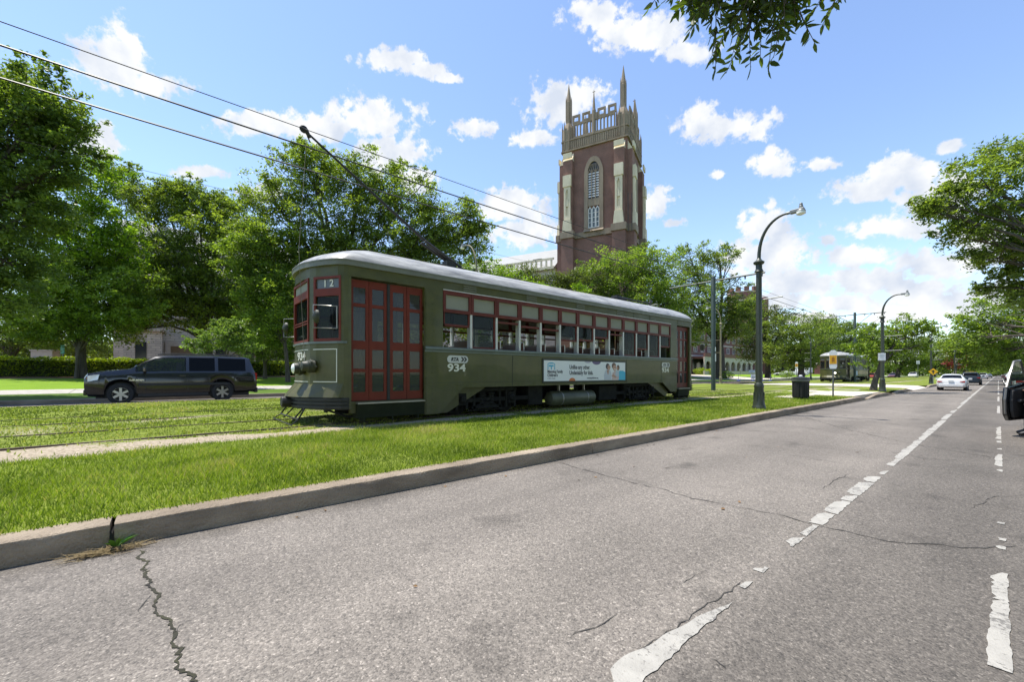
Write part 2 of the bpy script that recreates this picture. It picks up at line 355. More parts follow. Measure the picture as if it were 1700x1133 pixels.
M_LAWN = grass_ground_mat('lawn', (.11,.20,.008), (.19,.30,.014), (.10,.06,.035), (.2,.12,.07))
M_VERGE = grass_ground_mat('verge_turf', (.05,.10,.01), (.09,.15,.015), (.12,.09,.06), (.25,.2,.14))

KX = -4.0                      # kerb face of the near roadway
RAILS = (-8.36, -9.96, -11.86, -13.46)
TRACK1, TRACK2 = -9.16, -12.66
RZ = .243                       # rail top
CROSS = (41.5, 51.0)           # concrete crossing through the neutral ground
def ng_z(x):
    xs = (-19.3, -17.0, -13.6, -8.0, -6.6, -4.2); zs = (.205, .235, .230, .225, .20, .165)
    return float(np.interp(x, xs, zs))
def bare(x, y):
    b = 0.0
    for r, k_ in zip(RAILS, (.8,.45,.4,.3)): b = max(b, k_*(1+.8*nz2(x,y,.6,4))*math.exp(-((x-r)/.15)**2))
    lo = .55 + .4*nz2(x, y, .35, 2)
    b = max(b, (lo + .12 + .9*nz2(x, y, 1.7, 6) + (.28 if y < 1.2 else 0))*math.exp(-((x+7.70+.12*nz2(1,y,.6,3))/(.25 + .16*nz2(0, y, .7, 5) + .22*min(1,max(0,(1.6-y)/3))))**4))
    b = max(b, (.5 + .7*nz2(x, y, .5, 8))*math.exp(-((x+11.0)/1.0)**2) * .62)
    b += (.45 if x > -7.3 else .9)*max(0, nz2(x, y, .8, 3) - .22)
    if abs(x - TRACK1) < 1.35 and 2.0 < y < 16.5: b = max(b, .42)
    if abs(x + 5.0) < .9 and 12.6 < y < 14.4: b = max(b, .25)
    return b
def turf_sheet(name, xs, ys, zf, material, bare_f=None, rough=.02):
    V = []; Bv = []
    for y in ys:
        for x in xs:
            V.append((x, y, zf(x) + (rough*nz2(x, y, .9, 1) if abs(x-xs[0]) > .1 and abs(x-xs[-1]) > .1 else 0))); Bv.append(bare_f(x, y) if bare_f else 0.0)
    nx = len(xs); F = [(j*nx+i, j*nx+i+1, (j+1)*nx+i+1, (j+1)*nx+i) for j in range(len(ys)-1) for i in range(nx-1)]
    me = bpy.data.meshes.new(name); me.from_pydata(V, [], F); me.materials.append(material)
    a = me.attributes.new('bare', 'FLOAT', 'POINT'); a.data.foreach_set('value', Bv)
    me.polygons.foreach_set('use_smooth', [True]*len(F))
    if F and me.polygons[0].normal.z < 0: me.flip_normals()
    o = bpy.data.objects.new(name, me); COL.objects.link(o); return struct(o)
def frange(a, b, s):
    n = max(1, int(round((b-a)/s))); return [a + (b-a)*i/n for i in range(n+1)]
ys1 = frange(-14, 30, .2) + frange(30.8, CROSS[0], .8)
xs1 = sorted(frange(-4.19, -8.6, -.2) + frange(-8.9, -19.3, -.3))
turf_sheet('neutral_ground', xs1, ys1, ng_z, M_TURF, bare)
turf_sheet('neutral_ground', sorted(frange(-4.19, -19.3, -.5)), frange(CROSS[1], 90, 1) + frange(94, 600, 8), ng_z, M_TURF, lambda x, y: bare(x, y)*.8)

def sheet(name, x0, x1, y0, y1, z, m, n=1):
    b = MB(); ys = frange(y0, y1, (y1-y0)/n)
    for a, c in zip(ys, ys[1:]): b.add([(x0,a,z),(x1,a,z),(x1,c,z),(x0,c,z)], [(0,1,2,3)])
    return struct(b.build(name, m))
sheet('ground', -900, 900, -500, 1500, -.06, M_VERGE)
sheet('road', -4.0, 3.2, -30, 700, 0, M_ASPHALT, 20)
sheet('far_road', -25.2, -19.45, -90, 700, -.01, M_ASPHALT, 20)
b = MB(); b.box(3.4, 7.5, -20, 700, -.05, .15); struct(b.build('sidewalk', M_CONC))
b = MB(); b.box(3.2, 3.397, -20, 700, -.05, .153); struct(b.build('roadside_kerb', M_KERB))
# concrete crossing + bus stop platform + walkways
b = MB(); b.add([(-3.998,CROSS[0]+.3,.006),(-3.998,CROSS[1]-.3,.006),(-4.6,CROSS[1],.17),(-4.6,CROSS[0],.17)], [(0,1,2,3)])
b.add([(-4.6,CROSS[0],.17),(-4.6,CROSS[1],.17),(-8.0,CROSS[1],.24),(-8.0,CROSS[0],.24)], [(0,1,2,3)])
b.add([(-8.0,CROSS[0],.24),(-8.0,CROSS[1],.24),(-14,CROSS[1],.24),(-14,CROSS[0],.24)], [(0,1,2,3)])
b.add([(-14,CROSS[0],.24),(-14,CROSS[1],.24),(-19.45,CROSS[1],.01),(-19.45,CROSS[0],.01)], [(0,1,2,3)])
struct(b.build('crossing_path', M_PATHC))
b = MB()
b.box(-6.35, -4.21, 23.6, 30.2, .05, .212); b.box(-6.35, -5.55, 20.2, 23.59, .05, .216); b.box(-8.0, -6.36, 27.4, 29.4, .05, .222)
struct(b.build('platform_path', M_PATHC))
b = MB(); b.box(-7.2, -5.6, 33.0, 33.6, .05, .222); struct(b.build('stepping_path', M_PATHC))
# kerb: separate cast lengths with chipped, slightly crooked edges
def kerb_piece(name, y0, y1, x_face, depth, h, sgn=-1, end_taper=(0, 0)):
    n = max(2, int((y1-y0)/.06)) if y1 < 32 else max(2, int((y1-y0)/2)); V = []
    for i in range(n+1):
        y = y0 + (y1-y0)*i/n; w = .010*nz2(y, 1, 1.3, 4) + .010*nz2(y, 3, 6, 4) + .004*nz2(y,5,17,4)
        e0 = min(1, (y-y0)/end_taper[0]) if end_taper[0] else 1; e1 = min(1, (y1-y)/end_taper[1]) if end_taper[1] else 1
        e = math.sqrt(max(.03, min(e0, e1)*(2-min(e0, e1)))); hh = h*e; ch = .020 + .045*max(0, nz2(y, 7, 3, 6)) + .02*max(0, nz2(y, 8, 9, 6))
        if i in (0, n): w -= .006
        for (dx, z) in ((0,-.06),(0,hh*.45),(w*.6+.004,hh-ch),(w*.5+ch*.35,hh-ch*.35),(w*.5+ch,hh),(depth*.6,hh+.004*nz2(y,9,3,2)),(depth,hh),(depth+.01,-.06)):
            V.append((x_face + sgn*dx + (w if z < hh*.9 else 0)*.5, y, z))
    k = 8; F = [(i*k+j, i*k+j+1, (i+1)*k+j+1, (i+1)*k+j) for i in range(n) for j in range(k-1)]
    F += [tuple(range(k)), tuple(n*k+j for j in range(k-1,-1,-1))]
    b = MB(); b.add(V, F); return struct(b.build(name, M_KERB, smooth=35))
cuts = [-14, -10, -5.2, -.30, 4.98, 10.0, 14.9, 20.1, 25.0]
for a, c in zip(cuts, cuts[1:]): kerb_piece('kerb', a + (.016 if a == -.30 else .007), c - .007, KX, .21, .168, end_taper=(0, 1.0 if c == 25.0 else 0))
kerb_piece('kerb', 25.6, 33.0, KX, .21, .168, end_taper=(.9, .3)); kerb_piece('kerb', 33.4, 40.6, KX, .21, .168, end_taper=(.3, 1.2))
kerb_piece('kerb', CROSS[1]+.6, 600, KX, .21, .168, end_taper=(1.5, 0))
kerb_piece('kerb', -60, 600, -19.45, -.18, .205, sgn=1); kerb_piece('kerb', -60, 600, -25.2, .18, .16)

# far side terrain: verge, walk, rising lawn
def far_z(x): return float(np.interp(-x, (25.3, 31.0, 33.3, 40, 48, 60, 120, 900), (.15, .2, .36, .72, 1.0, 1.15, 1.3, 1.4)))
turf_sheet('verge', frange(-31.0, -25.37, .8), frange(-70, 130, 1.5) + frange(140, 600, 20), far_z, M_VERGE, lambda x, y: .5*max(0, nz2(x, y, .3, 9)), .03)
b = MB()
for a, c in zip(frange(-70, 600, 3.0), frange(-70, 600, 3.0)[1:]): b.add([(-31,a+.01,.205),(-31,c-.01,.205),(-33.3,c-.01,.365),(-33.3,a+.01,.365)], [(0,1,2,3)])
struct(b.build('far_sidewalk', M_CONC))
turf_sheet('lawn', [-120, -80, -60, -52, -48, -46, -43, -40, -37, -33.3], frange(-90, 130, 2.5) + frange(150, 600, 30), far_z, M_LAWN, lambda x, y: .9 if -50 < x < -45.5 and y < 60 else (.9 if x < -50 else 0.), .04)
b = MB(); b.add([(-25.19,72,.0),(-25.19,98,.0),(-33.2,96,.37),(-33.2,74,.37)], [(0,1,2,3)]); b.add([(-33.2,74,.40),(-33.2,96,.40),(-44,93,.95),(-44,79,.95)], [(0,1,2,3)])
for v in range(len(b.v)): b.v[v] = (b.v[v][0], b.v[v][1], b.v[v][2]+.05)
struct(b.build('driveway', M_PATHC))

# rails
M_RAIL = mat('rusty_rail', (.075,.052,.038), .55, metal=.5, var=.35, vscale=6)
RL = ['near rusty rail under the near wheels of the green streetcar', 'rusty rail under the far wheels of the green streetcar',
      'nearer rail of the empty second track behind the streetcar', 'farthest rusty rail sunk in the grass of the second track']
for x, lab in zip(RAILS, RL):
    b = MB(); b.box(x-.035, x+.035, -40, 500, .14, RZ); tag(b.build('tram_rail', M_RAIL), lab, 'rail', 'streetcar rails')

# lane markings, worn at the left edge
def ragged(mb, x0, x1, y0, y1, wear=.5, seed=0, slant=0.0, z=.005, taper=False):
    n = max(3, int((y1-y0)/.035)) if y0 < 12 else max(3, int((y1-y0)/.15)); rr = random.Random(seed); Lx = []; Rx = []
    for i in range(n+1):
        y = y0 + (y1-y0)*i/n; f = i/n
        w = (.5+.5*nz2(y, seed, 3.2, 11))*.6 + .25*rr.random()**2 ; w = w*wear*(.7+.6*f)
        if taper: w = .10 + .78*f**1.2 + .16*nz2(y, seed, 6, 3)
        endw = min(1, f*n/2.5, (1-f)*n/2.5); hw = (x1-x0)
        Lx.append((x0 + hw*min(.92, w + (1-endw)*.6*rr.random()), y + slant*0, z)); Rx.append((x1 - hw*.10*rr.random(), y, z))
    o = len(Lx); mb.add(Lx + Rx, [(i, o+i, o+i+1, i+1) for i in range(n)])
mk = MB(); sd = 0
for (a, c, w, x0, x1) in ((.2,1.0,.25,-1.04,-.90),(1.32,2.30,.55,-1.06,-.90),(2.5,2.62,.9,-1.0,-.92),(2.78,2.88,.8,-1.0,-.92),(3.36,3.62,.95,-1.04,-.92),(3.66,3.98,.55,-.99,-.92),(4.02,4.4,.35,-1.05,-.90),(4.43,4.95,.3,-1.05,-.89),
                          (4.98,5.25,.6,-1.05,-.89),(5.28,6.0,.3,-1.05,-.88),(6.05,6.42,.4,-1.05,-.88),(6.6,6.9,.8,-.98,-.88),(7.3,8.0,.85,-1.02,-.88),(8.0,11.5,.6,-1.03,-.87),(11.5,15.5,.55,-1.04,-.86),(15.7,18.2,.25,-1.04,-.88),(18.6,20.3,.6,-1.04,-.88),
                          (21,24,.8,-1.0,-.88),(24.2,29,.5,-1.04,-.88),(29.2,33,.6,-1.04,-.88),(33.4,48,.45,-1.04,-.88),(48.5,62,.3,-1.04,-.88),(63,80,.4,-1.04,-.88),(82,118,.3,-1.04,-.88),(120,300,.3,-1.04,-.88)):
    sd += 1; ragged(mk, x0 + (.025 if a > 4 else 0), x1, a, c, w, sd, taper=(a == 1.32))
struct(mk.build('lane_marking', M_PAINT))
mk = MB()
for (a, c, w) in ((1.55,1.66,.7),(1.72,1.92,.6),(2.02,2.16,.5),(2.27,2.36,.4),(2.46,2.52,.5),(2.62,3.42,.42),(3.42,3.9,.75),(4.42,4.5,.6),(4.65,4.72,.6),(5.15,5.22,.5),(7.9,8.1,.8),(8.35,9.6,.55),(10.2,10.4,.7),(11.2,11.6,.6),(11.8,12.4,.5),(12.5,14.6,.5),
                  (19.5,24,.5),(28,34,.4),(37,45,.5),(48,60,.4),(64,80,.4),(84,120,.4)):
    sd += 1; ragged(mk, -.045, .04 if a > 2.6 else .055, a, c, w, sd)
struct(mk.build('lane_marking', M_PAINT))
# cracks
M_CRACK = mat('crack_dark', (.030,.027,.024), .95, var=.4, vscale=14, col2=(.075,.068,.058))  # mottled dark tone of the road cracks
M_WEEDCRACK = mat('crack_moss', (.018,.015,.012), .95, var=.4, vscale=5, col2=(.045,.045,.018))
def crack(pts, w, seed, m=None, z=.004, jit=.03, step=.05, rough=.004):
    rr = random.Random(seed); P = [Vector((p[0],p[1])) for p in pts]; out = []
    for a, c in zip(P, P[1:]):
        n = max(2, int((c-a).length/step))
        for i in range(n): out.append(a + (c-a)*i/n)
    out.append(P[-1]); q = []
    for i, p in enumerate(out):
        t = (out[min(i+1,len(out)-1)] - out[max(i-1,0)]).normalized(); nn = Vector((-t.y,t.x))
        off = jit*(1.6*mnoise.noise(Vector((i*step*2.6,seed,0))) + .9*mnoise.noise(Vector((i*step*9,seed,5)))) + rough*rr.gauss(0,1); ww = w*(.25+1.1*rr.random())*(min(1,i/4,(len(out)-1-i)/4)*.9+.1)
        q.append((p + nn*(off+ww/2), p + nn*(off-ww/2)))
    k = len(q); b = MB(); b.add([(a.x,a.y,z) for a,_ in q] + [(c.x,c.y,z) for _,c in q], [(i,k+i,k+i+1,i+1) for i in range(k-1)])
    return struct(b.build('road_crack', m or M_CRACK))
def gp(px, py): 
    d = HC*FPX/(py-HORIZ); p = at(px, py, d); return (p.x, p.y)
crack([gp(228,915), gp(250,960), gp(262,1005), gp(282,1052), gp(292,1085), gp(306,1133), gp(330,1200)], .016, 3, M_WEEDCRACK, jit=.035, step=.016, rough=.0055)
crack([gp(256,985), gp(238,1003), gp(232,1020)], .008, 23, jit=.02, step=.02); crack([gp(285,1055), gp(300,1040), gp(322,1030)], .007, 24, jit=.02, step=.02)
crack([gp(915,766), gp(1035,798), gp(1150,828), gp(1300,857), gp(1352,872), gp(1475,900), gp(1600,912), gp(1700,908)], .012, 5, jit=.03)
crack([gp(1115,978), gp(1150,962), gp(1178,945)], .008, 7); crack([gp(945,1062), gp(985,1040), gp(1042,1015)], .010, 8); crack([gp(1365,812), gp(1382,800), gp(1412,788)], .010, 9)
crack([gp(1290,680), gp(1400,712), gp(1500,735), gp(1700,770)], .014, 10); crack([gp(1400,694), gp(1540,712), gp(1700,716)], .02, 11); crack([gp(1610,845), gp(1660,825), gp(1700,822)], .008, 14)
crack([gp(1040,1100), gp(1100,1060), gp(1170,1010), gp(1240,962)], .007, 15); crack([gp(1180,1095), gp(1195,1103), gp(1204,1112)], .02, 16, jit=.005)
# chipped hollow with dead grass at the broken kerb joint
# ------------------------------------------------------------------ buildings
def brick_mat(name, c1, c2, mortar, scale=1.0):
    m = bpy.data.materials.new(name); m.use_nodes = True; t = m.node_tree; b = t.nodes['Principled BSDF']; l = t.links.new
    tcn = N(t, 'ShaderNodeTexCoord'); sx = N(t, 'ShaderNodeSeparateXYZ'); l(tcn.outputs['Object'], sx.inputs[0])
    cb = N(t, 'ShaderNodeCombineXYZ'); l(math_node(t, 'ADD', sx.outputs[0], sx.outputs[1]), cb.inputs[0]); l(sx.outputs[2], cb.inputs[1])
    br = N(t, 'ShaderNodeTexBrick'); br.inputs['Scale'].default_value = scale; br.inputs['Brick Width'].default_value = .3; br.inputs['Row Height'].default_value = .1; br.inputs['Mortar Size'].default_value = .012
    br.inputs['Color1'].default_value = (*c1,1); br.inputs['Color2'].default_value = (*c2,1); br.inputs['Mortar'].default_value = (*mortar,1); l(cb.outputs[0], br.inputs['Vector'])
    nz = N(t, 'ShaderNodeTexNoise'); nz.inputs['Scale'].default_value = .5; nz.inputs['Detail'].default_value = 7; l(tcn.outputs['Object'], nz.inputs['Vector'])
    mr_ = N(t, 'ShaderNodeMapRange'); mr_.inputs['From Min'].default_value = .3; mr_.inputs['From Max'].default_value = .7; mr_.inputs['To Min'].default_value = .8; mr_.inputs['To Max'].default_value = 1.15; l(nz.outputs['Fac'], mr_.inputs['Value'])
    cc = N(t, 'ShaderNodeCombineColor'); [l(mr_.outputs[0], cc.inputs[i]) for i in range(3)]
    mul = N(t, 'ShaderNodeMix', data_type='RGBA', blend_type='MULTIPLY'); mul.inputs['Factor'].default_value = 1; l(br.outputs[0], mul.inputs['A']); l(cc.outputs[0], mul.inputs['B']); l(mul.outputs['Result'], b.inputs['Base Color'])
    b.inputs['Roughness'].default_value = .9; return m
M_BRICK = brick_mat('tower_brick', (.225,.110,.078), (.185,.092,.068), (.25,.165,.13))
M_BRICK2 = brick_mat('hall_brick', (.22,.085,.065), (.17,.065,.055), (.24,.15,.13))
M_STONE = mat('weathered_stone', (.20,.148,.10), .9, var=.3, vscale=.9, bump=.3, bscale=8, col2=(.33,.26,.185), stretch=(1,1,.25))
M_PALE = mat('pale_limestone', (.58,.50,.33), .85, var=.15, vscale=.8, col2=(.76,.66,.48), stretch=(1,1,.3))
M_TRIM = mat('buff_stone_trim', (.50,.44,.38), .85, var=.12)
M_SLATE = mat('slate_roof', (.30,.30,.29), .75, var=.1, vscale=.7, stretch=(1,1,6))
M_LOUVRE = mat('louvre_white', (.62,.60,.55), .7, var=.1)
M_WINDK = mat('window_dark', (.035,.04,.045), .15, var=0)
M_WINGY = mat('window_grey', (.11,.125,.12), .2, var=.1)
M_GREYSTONE = brick_mat('ashlar_stone', (.62,.56,.48), (.50,.45,.39), (.38,.35,.31), .35)
M_BRONZE = mat('bronze_rod', (.07,.06,.05), .6, metal=.4)

def build_tower():
    s = 12.5; rot = R(21.9)
    c = at(1041.3, HORIZ, 75.0)
    root = empty('church_tower', (c.x, c.y, 0), rot)
    tag(root, 'tall dark brick church tower with pale stone buttress panels and spiked openwork crown', 'church tower')
    b = MB(); b.box(-s, 0, 0, s, -1, 44.8)
    faces = []                         # (origin corner, along, out) for the four faces, local plan
    faces.append((Vector((0,0)), Vector((-1,0)), Vector((0,-1)))); faces.append((Vector((0,s)), Vector((0,-1)), Vector((1,0))))
    faces.append((Vector((-s,s)), Vector((1,0)), Vector((0,1)))); faces.append((Vector((-s,0)), Vector((0,1)), Vector((-1,0))))
    def fbox(mb, f, a0, a1, o0, o1, z0, z1, mi=0):
        o, al, ou = f; p = o + al*a0 + ou*o0; q = o + al*a1 + ou*o1
        mb.box(min(p.x,q.x), max(p.x,q.x), min(p.y,q.y), max(p.y,q.y), z0, z1, mi)
    def fprism(mb, f, poly, o0, o1, mi=0):
        """polygon in (along, z) extruded outwards from o0 to o1"""
        o, al, ou = f; n = len(poly); vs = []
        for d in (o0, o1):
            for (a, z) in poly: p = o + al*a + ou*d; vs.append((p.x,p.y,z))
        mb.add(vs, [tuple(range(n-1,-1,-1)), tuple(range(n,2*n))] + [(i,(i+1)%n,n+(i+1)%n,n+i) for i in range(n)], mi)
    def fring(mb, f, pin, pout, o0, o1, mi=0):
        o, al, ou = f; n = len(pin); vs = []; fs = []
        for d in (o0, o1):
            for pl in (pin, pout):
                for (a, z) in pl: p = o + al*a + ou*d; vs.append((p.x,p.y,z))
        for i in range(n):
            j = (i+1)%n; fs += [(i,j,n+j,n+i),(2*n+i,3*n+i,3*n+j,2*n+j),(i,2*n+i,2*n+j,j),(n+i,n+j,3*n+j,3*n+i)]
        mb.add(vs, fs, mi)
    def slope_cap(mb, f, a0, a1, o1, z0, z1, mi):
        o, al, ou = f; P = lambda a, d, z: (*(o+al*a+ou*d), z)
        mb.add([P(a0,0,z0),P(a1,0,z0),P(a1,o1,z0),P(a0,o1,z0),P(a0,0,z1),P(a1,0,z1)], [(0,1,2,3),(3,2,5,4),(0,4,5,1),(0,3,4),(1,5,2)], mi)
    st = MB(); fz_ = MB()
    for f in faces:
        for (a0, a1) in ((.35, 2.25), (s-2.25, s-.35)):
            bt = MB(); pn = MB(); cp = MB()
            fbox(bt, f, a0-.25, a1+.25, 0, 1.25, -1, 27.4); fbox(bt, f, a0, a1, 0, .85, 27.4, 42.6)
            slope_cap(cp, f, a0-.02, a1+.02, .9, 42.6, 44.2, 0)
            fbox(cp, f, a0+.05, a1-.05, .85, 1.12, 43.0, 44.0)
            fbox(st, f, a0-.42, a1+.42, 0, 1.5, 27.4, 28.7)
            # pale stone panel: flared foot, shaft with a niche, hooded head
            m0 = (a0+a1)/2; fprism(pn, f, [(m0-.95,28.7),(m0+.95,28.7),(m0+.72,31.0),(m0-.72,31.0)], .85, 1.45)
            fring(pn, f, [(m0-.28,31.8),(m0+.28,31.8),(m0+.28,36.2),(m0,37.0),(m0-.28,36.2)], [(m0-.65,31.0),(m0+.65,31.0),(m0+.65,38.6),(m0,38.6),(m0-.65,38.6)], .85, 1.25)
            fprism(pn, f, [(m0-.3,31.8),(m0+.3,31.8),(m0+.3,36.3),(m0,37.0),(m0-.3,36.3)], .85, 1.02)
            fprism(pn, f, [(m0-.82,37.4),(m0+.82,37.4),(m0+.82,39.6),(m0-.82,39.6)], .85, 1.4)
            fbox(pn, f, m0-.22, m0+.22, 1.02, 1.22, 33.6, 35.0)
            bo = bt.build('buttress', M_BRICK, root); pn.build('buttress_panel', M_PALE, bo); cp.build('buttress_cap', M_PALE, bo)
        fbox(st, f, 2.4, s-2.4, 0, .3, 27.4, 28.5)
        fbox(fz_, f, .0, s, 0, .18, 44.8, 46.9); fbox(fz_, f, -.15, s+.15, 0, .34, 44.7, 45.0); fbox(fz_, f, -.1, s+.1, 0, .32, 46.75, 47.05)
        for i in range(24): a = 1.4 + (s-2.8)*i/23; fbox(fz_, f, a-.1, a+.1, .18, .3, 45.1, 46.6)
    b.build('wall', M_BRICK, root)
    st.build('string_course', M_STONE, root); fz_.build('frieze', M_STONE, root)
    # windows, one per face (two faces are ever in view)
    for f in faces[:2] + faces[2:]:
        m0 = s/2; hw = 1.85
        def arch(w, z0, zs, zt, n=6):
            pts = [(m0-w,z0),(m0+w,z0)]
            for i in range(n+1): t = i/n; pts.append((m0+w*math.cos(t*math.pi/2)**.9, zs+(zt-zs)*math.sin(t*math.pi/2)**1.25))
            for i in range(n-1,-1,-1): t = i/n; pts.append((m0-w*math.cos(t*math.pi/2)**.9, zs+(zt-zs)*math.sin(t*math.pi/2)**1.25))
            return pts
        fr = MB(); fring(fr, f, arch(hw-.72,29.0,39.6,41.6), arch(hw,28.4,39.4,42.6), 0, .32)
        fbox(fr, f, m0-hw+.7, m0+hw-.7, .02, .2, 33.2, 34.6)
        slope_cap(fr, f, m0-hw-.1, m0+hw+.1, .7, 28.3, 29.0, 0)
        fro = fr.build('window', M_STONE, root)
        pn2 = MB(); fprism(pn2, f, arch(hw-.7,34.5,39.6,41.6), .01, .05); pn2.build('belfry_opening', M_WINDK, fro)
        lo = MB()
        for k in range(3):
            a = m0 - .72 + .72*k
            for i in range(10):
                z = 34.9 + i*.48; o_, al, ou = f
                P = lambda aa, d, zz: (*(o_+al*aa+ou*d), zz)
                lo.add([P(a-.29,.22,z),P(a+.29,.22,z),P(a+.29,.08,z+.34),P(a-.29,.08,z+.34)], [(0,1,2,3)])
        lo.build('louvre', M_LOUVRE, fro)
        tr = MB()
        for k in range(4): a = m0 - 1.09 + .727*k; fbox(tr, f, a-.07, a+.07, .05, .26, 34.5, 39.9)
        for k in range(6):
            a = m0 - .95 + .38*k; o_, al, ou = f
            for (a1, z1, a2, z2) in ((a,39.6,a+.2,40.3),(a+.2,40.3,m0+(a-m0)*.6,41.2),(a+.38,39.6,a+.2,40.3)):
                p = o_+al*a1+ou*.16; q = o_+al*a2+ou*.16; tr.tube([(p.x,p.y,z1),(q.x,q.y,z2)], .07, 5)
        tr.build('tracery', M_STONE, fro)
        lw = MB(); gl = MB()
        for k in range(3):
            a = m0 - .74 + .74*k
            ain = [(a-.22,29.2),(a+.22,29.2),(a+.22,32.5),(a,32.85),(a-.22,32.5)]; aout = [(a-.36,29.0),(a+.36,29.0),(a+.36,32.6),(a,33.15),(a-.36,32.6)]
            fring(lw, f, ain, aout, .02, .16); fprism(gl, f, ain, .02, .06)
            for z in (30.1, 31.0, 31.9): fbox(lw, f, a-.22, a+.22, .06, .12, z-.05, z+.05)
        lw.build('lancet', M_LOUVRE, fro); gl.build('pane', M_WINGY, fro)
    # crown: corner turrets, openwork parapet, mid-face pinnacles
    for (cx, cy) in ((-.9,.9),(-.9,s-.9),(-s+.9,s-.9),(-s+.9,.9)):
        tu = MB(); tu.lathe([(1.25,44.9),(1.25,49.0),(1.1,49.6),(.7,50.6)], (cx,cy,0), 8); tu.lathe([(.58,50.0),(.58,55.0),(.50,55.1),(.50,55.3),(.03,58.7)], (cx,cy,0), 8)
        for k in range(8):
            w = 2*math.pi*(k+.5)/8; x, y = cx+1.25*math.cos(w), cy+1.25*math.sin(w); tu.lathe([(.14,45.2),(.14,49.6),(.02,50.9)], (x,y,0), 4)
            w = 2*math.pi*k/4 + R(45); x, y = cx+.58*math.cos(w), cy+.58*math.sin(w)
            if k < 4: tu.lathe([(.12,51),(.12,55.2),(.015,56.3)], (x,y,0), 4)
        tu.build('corner_turret', M_STONE, root)
    pa = MB()
    for f in faces:
        fbox(pa, f, 2.2, s-2.2, -.15, .15, 49.55, 49.95); fbox(pa, f, 2.2, s-2.2, -.12, .2, 46.9, 47.3)
        n = 12
        for i in range(n+1):
            a = 2.3 + (s-4.6)*i/n; w = .16 if i != n//2 else .7; fbox(pa, f, a-w/2-.04, a+w/2+.04, -.12, .14, 47.0, 49.6)
            if i < n:
                a2 = a + (s-4.6)/n
                fprism(pa, f, [(a,49.0),(a+.28,49.56),(a,49.56)], -.1, .12); fprism(pa, f, [(a2,49.0),(a2,49.56),(a2-.28,49.56)], -.1, .12)
        for a in (2.75, 4.75, s-4.75, s-2.75):
            fring(pa, f, [(a-.42,50.25),(a+.42,50.25),(a+.42,51.1),(a-.42,51.1)], [(a-.78,49.9),(a+.78,49.9),(a+.78,51.5),(a-.78,51.5)], -.12, .15)
        o, al, ou = f; p = o + al*(s/2); pa.lathe([(.38,46.9),(.38,51.4),(.30,51.6),(.02,55.4)], (p.x,p.y,0), 8)
        pa.box(p.x-.25, p.x+.25, p.y-.04, p.y+.04, 54.9, 55.0); fbox(pa, f, s/2-.7, s/2+.7, -.15, .25, 49.5, 50.8)
    pa.build('parapet', M_STONE, root)
    rf = MB(); rf.box(-s+.3, -.3, .3, s-.3, 44.8, 45.3); rf.build('roof', M_SLATE, root)
    for f in (faces[0], faces[1]):
        for a in (-.35, s+.35):
            o, al, ou = f; p = o + al*a + ou*.9; dp = MB(); dp.tube([(p.x,p.y,27),(p.x,p.y,34)], .06, 5); dp.build('downpipe', M_BRONZE, root)
build_tower()

def build_church():
    # long nave roof to the left of the tower
    c = at(925, HORIZ, 82.0); root = empty('church_nave', (c.x, c.y, 0), R(21.9))
    tag(root, 'long grey slate church roof with stone parapet left of the tower', 'church')
    L_ = 44; b = MB(); b.box(-L_, -.5, 0, 15, -1, 22.6); b.build('wall', M_GREYSTONE, root)
    r = MB(); r.prism([(-.6,22.6),(15.6,22.6),(7.5,28.6)], 'yz', -L_, -.4); r.build('roof', M_SLATE, root)
    p = MB(); p.box(-L_, -.4, -.9, -.65, 22.2, 22.7); p.box(-L_, -.4, -.9, -.65, 24.0, 24.4)
    for i in range(40): x = -L_ + 1.1*i; p.box(x, x+.35, -.88, -.67, 22.7, 24.0)
    p.build('parapet', M_PALE, root)
    d = MB(); d.prism([(2.6,24.7),(2.6,25.6),(4.2,25.7)], 'yz', -6.6, -4.6); d.build('roof_vent', M_DARK, root)
build_church()

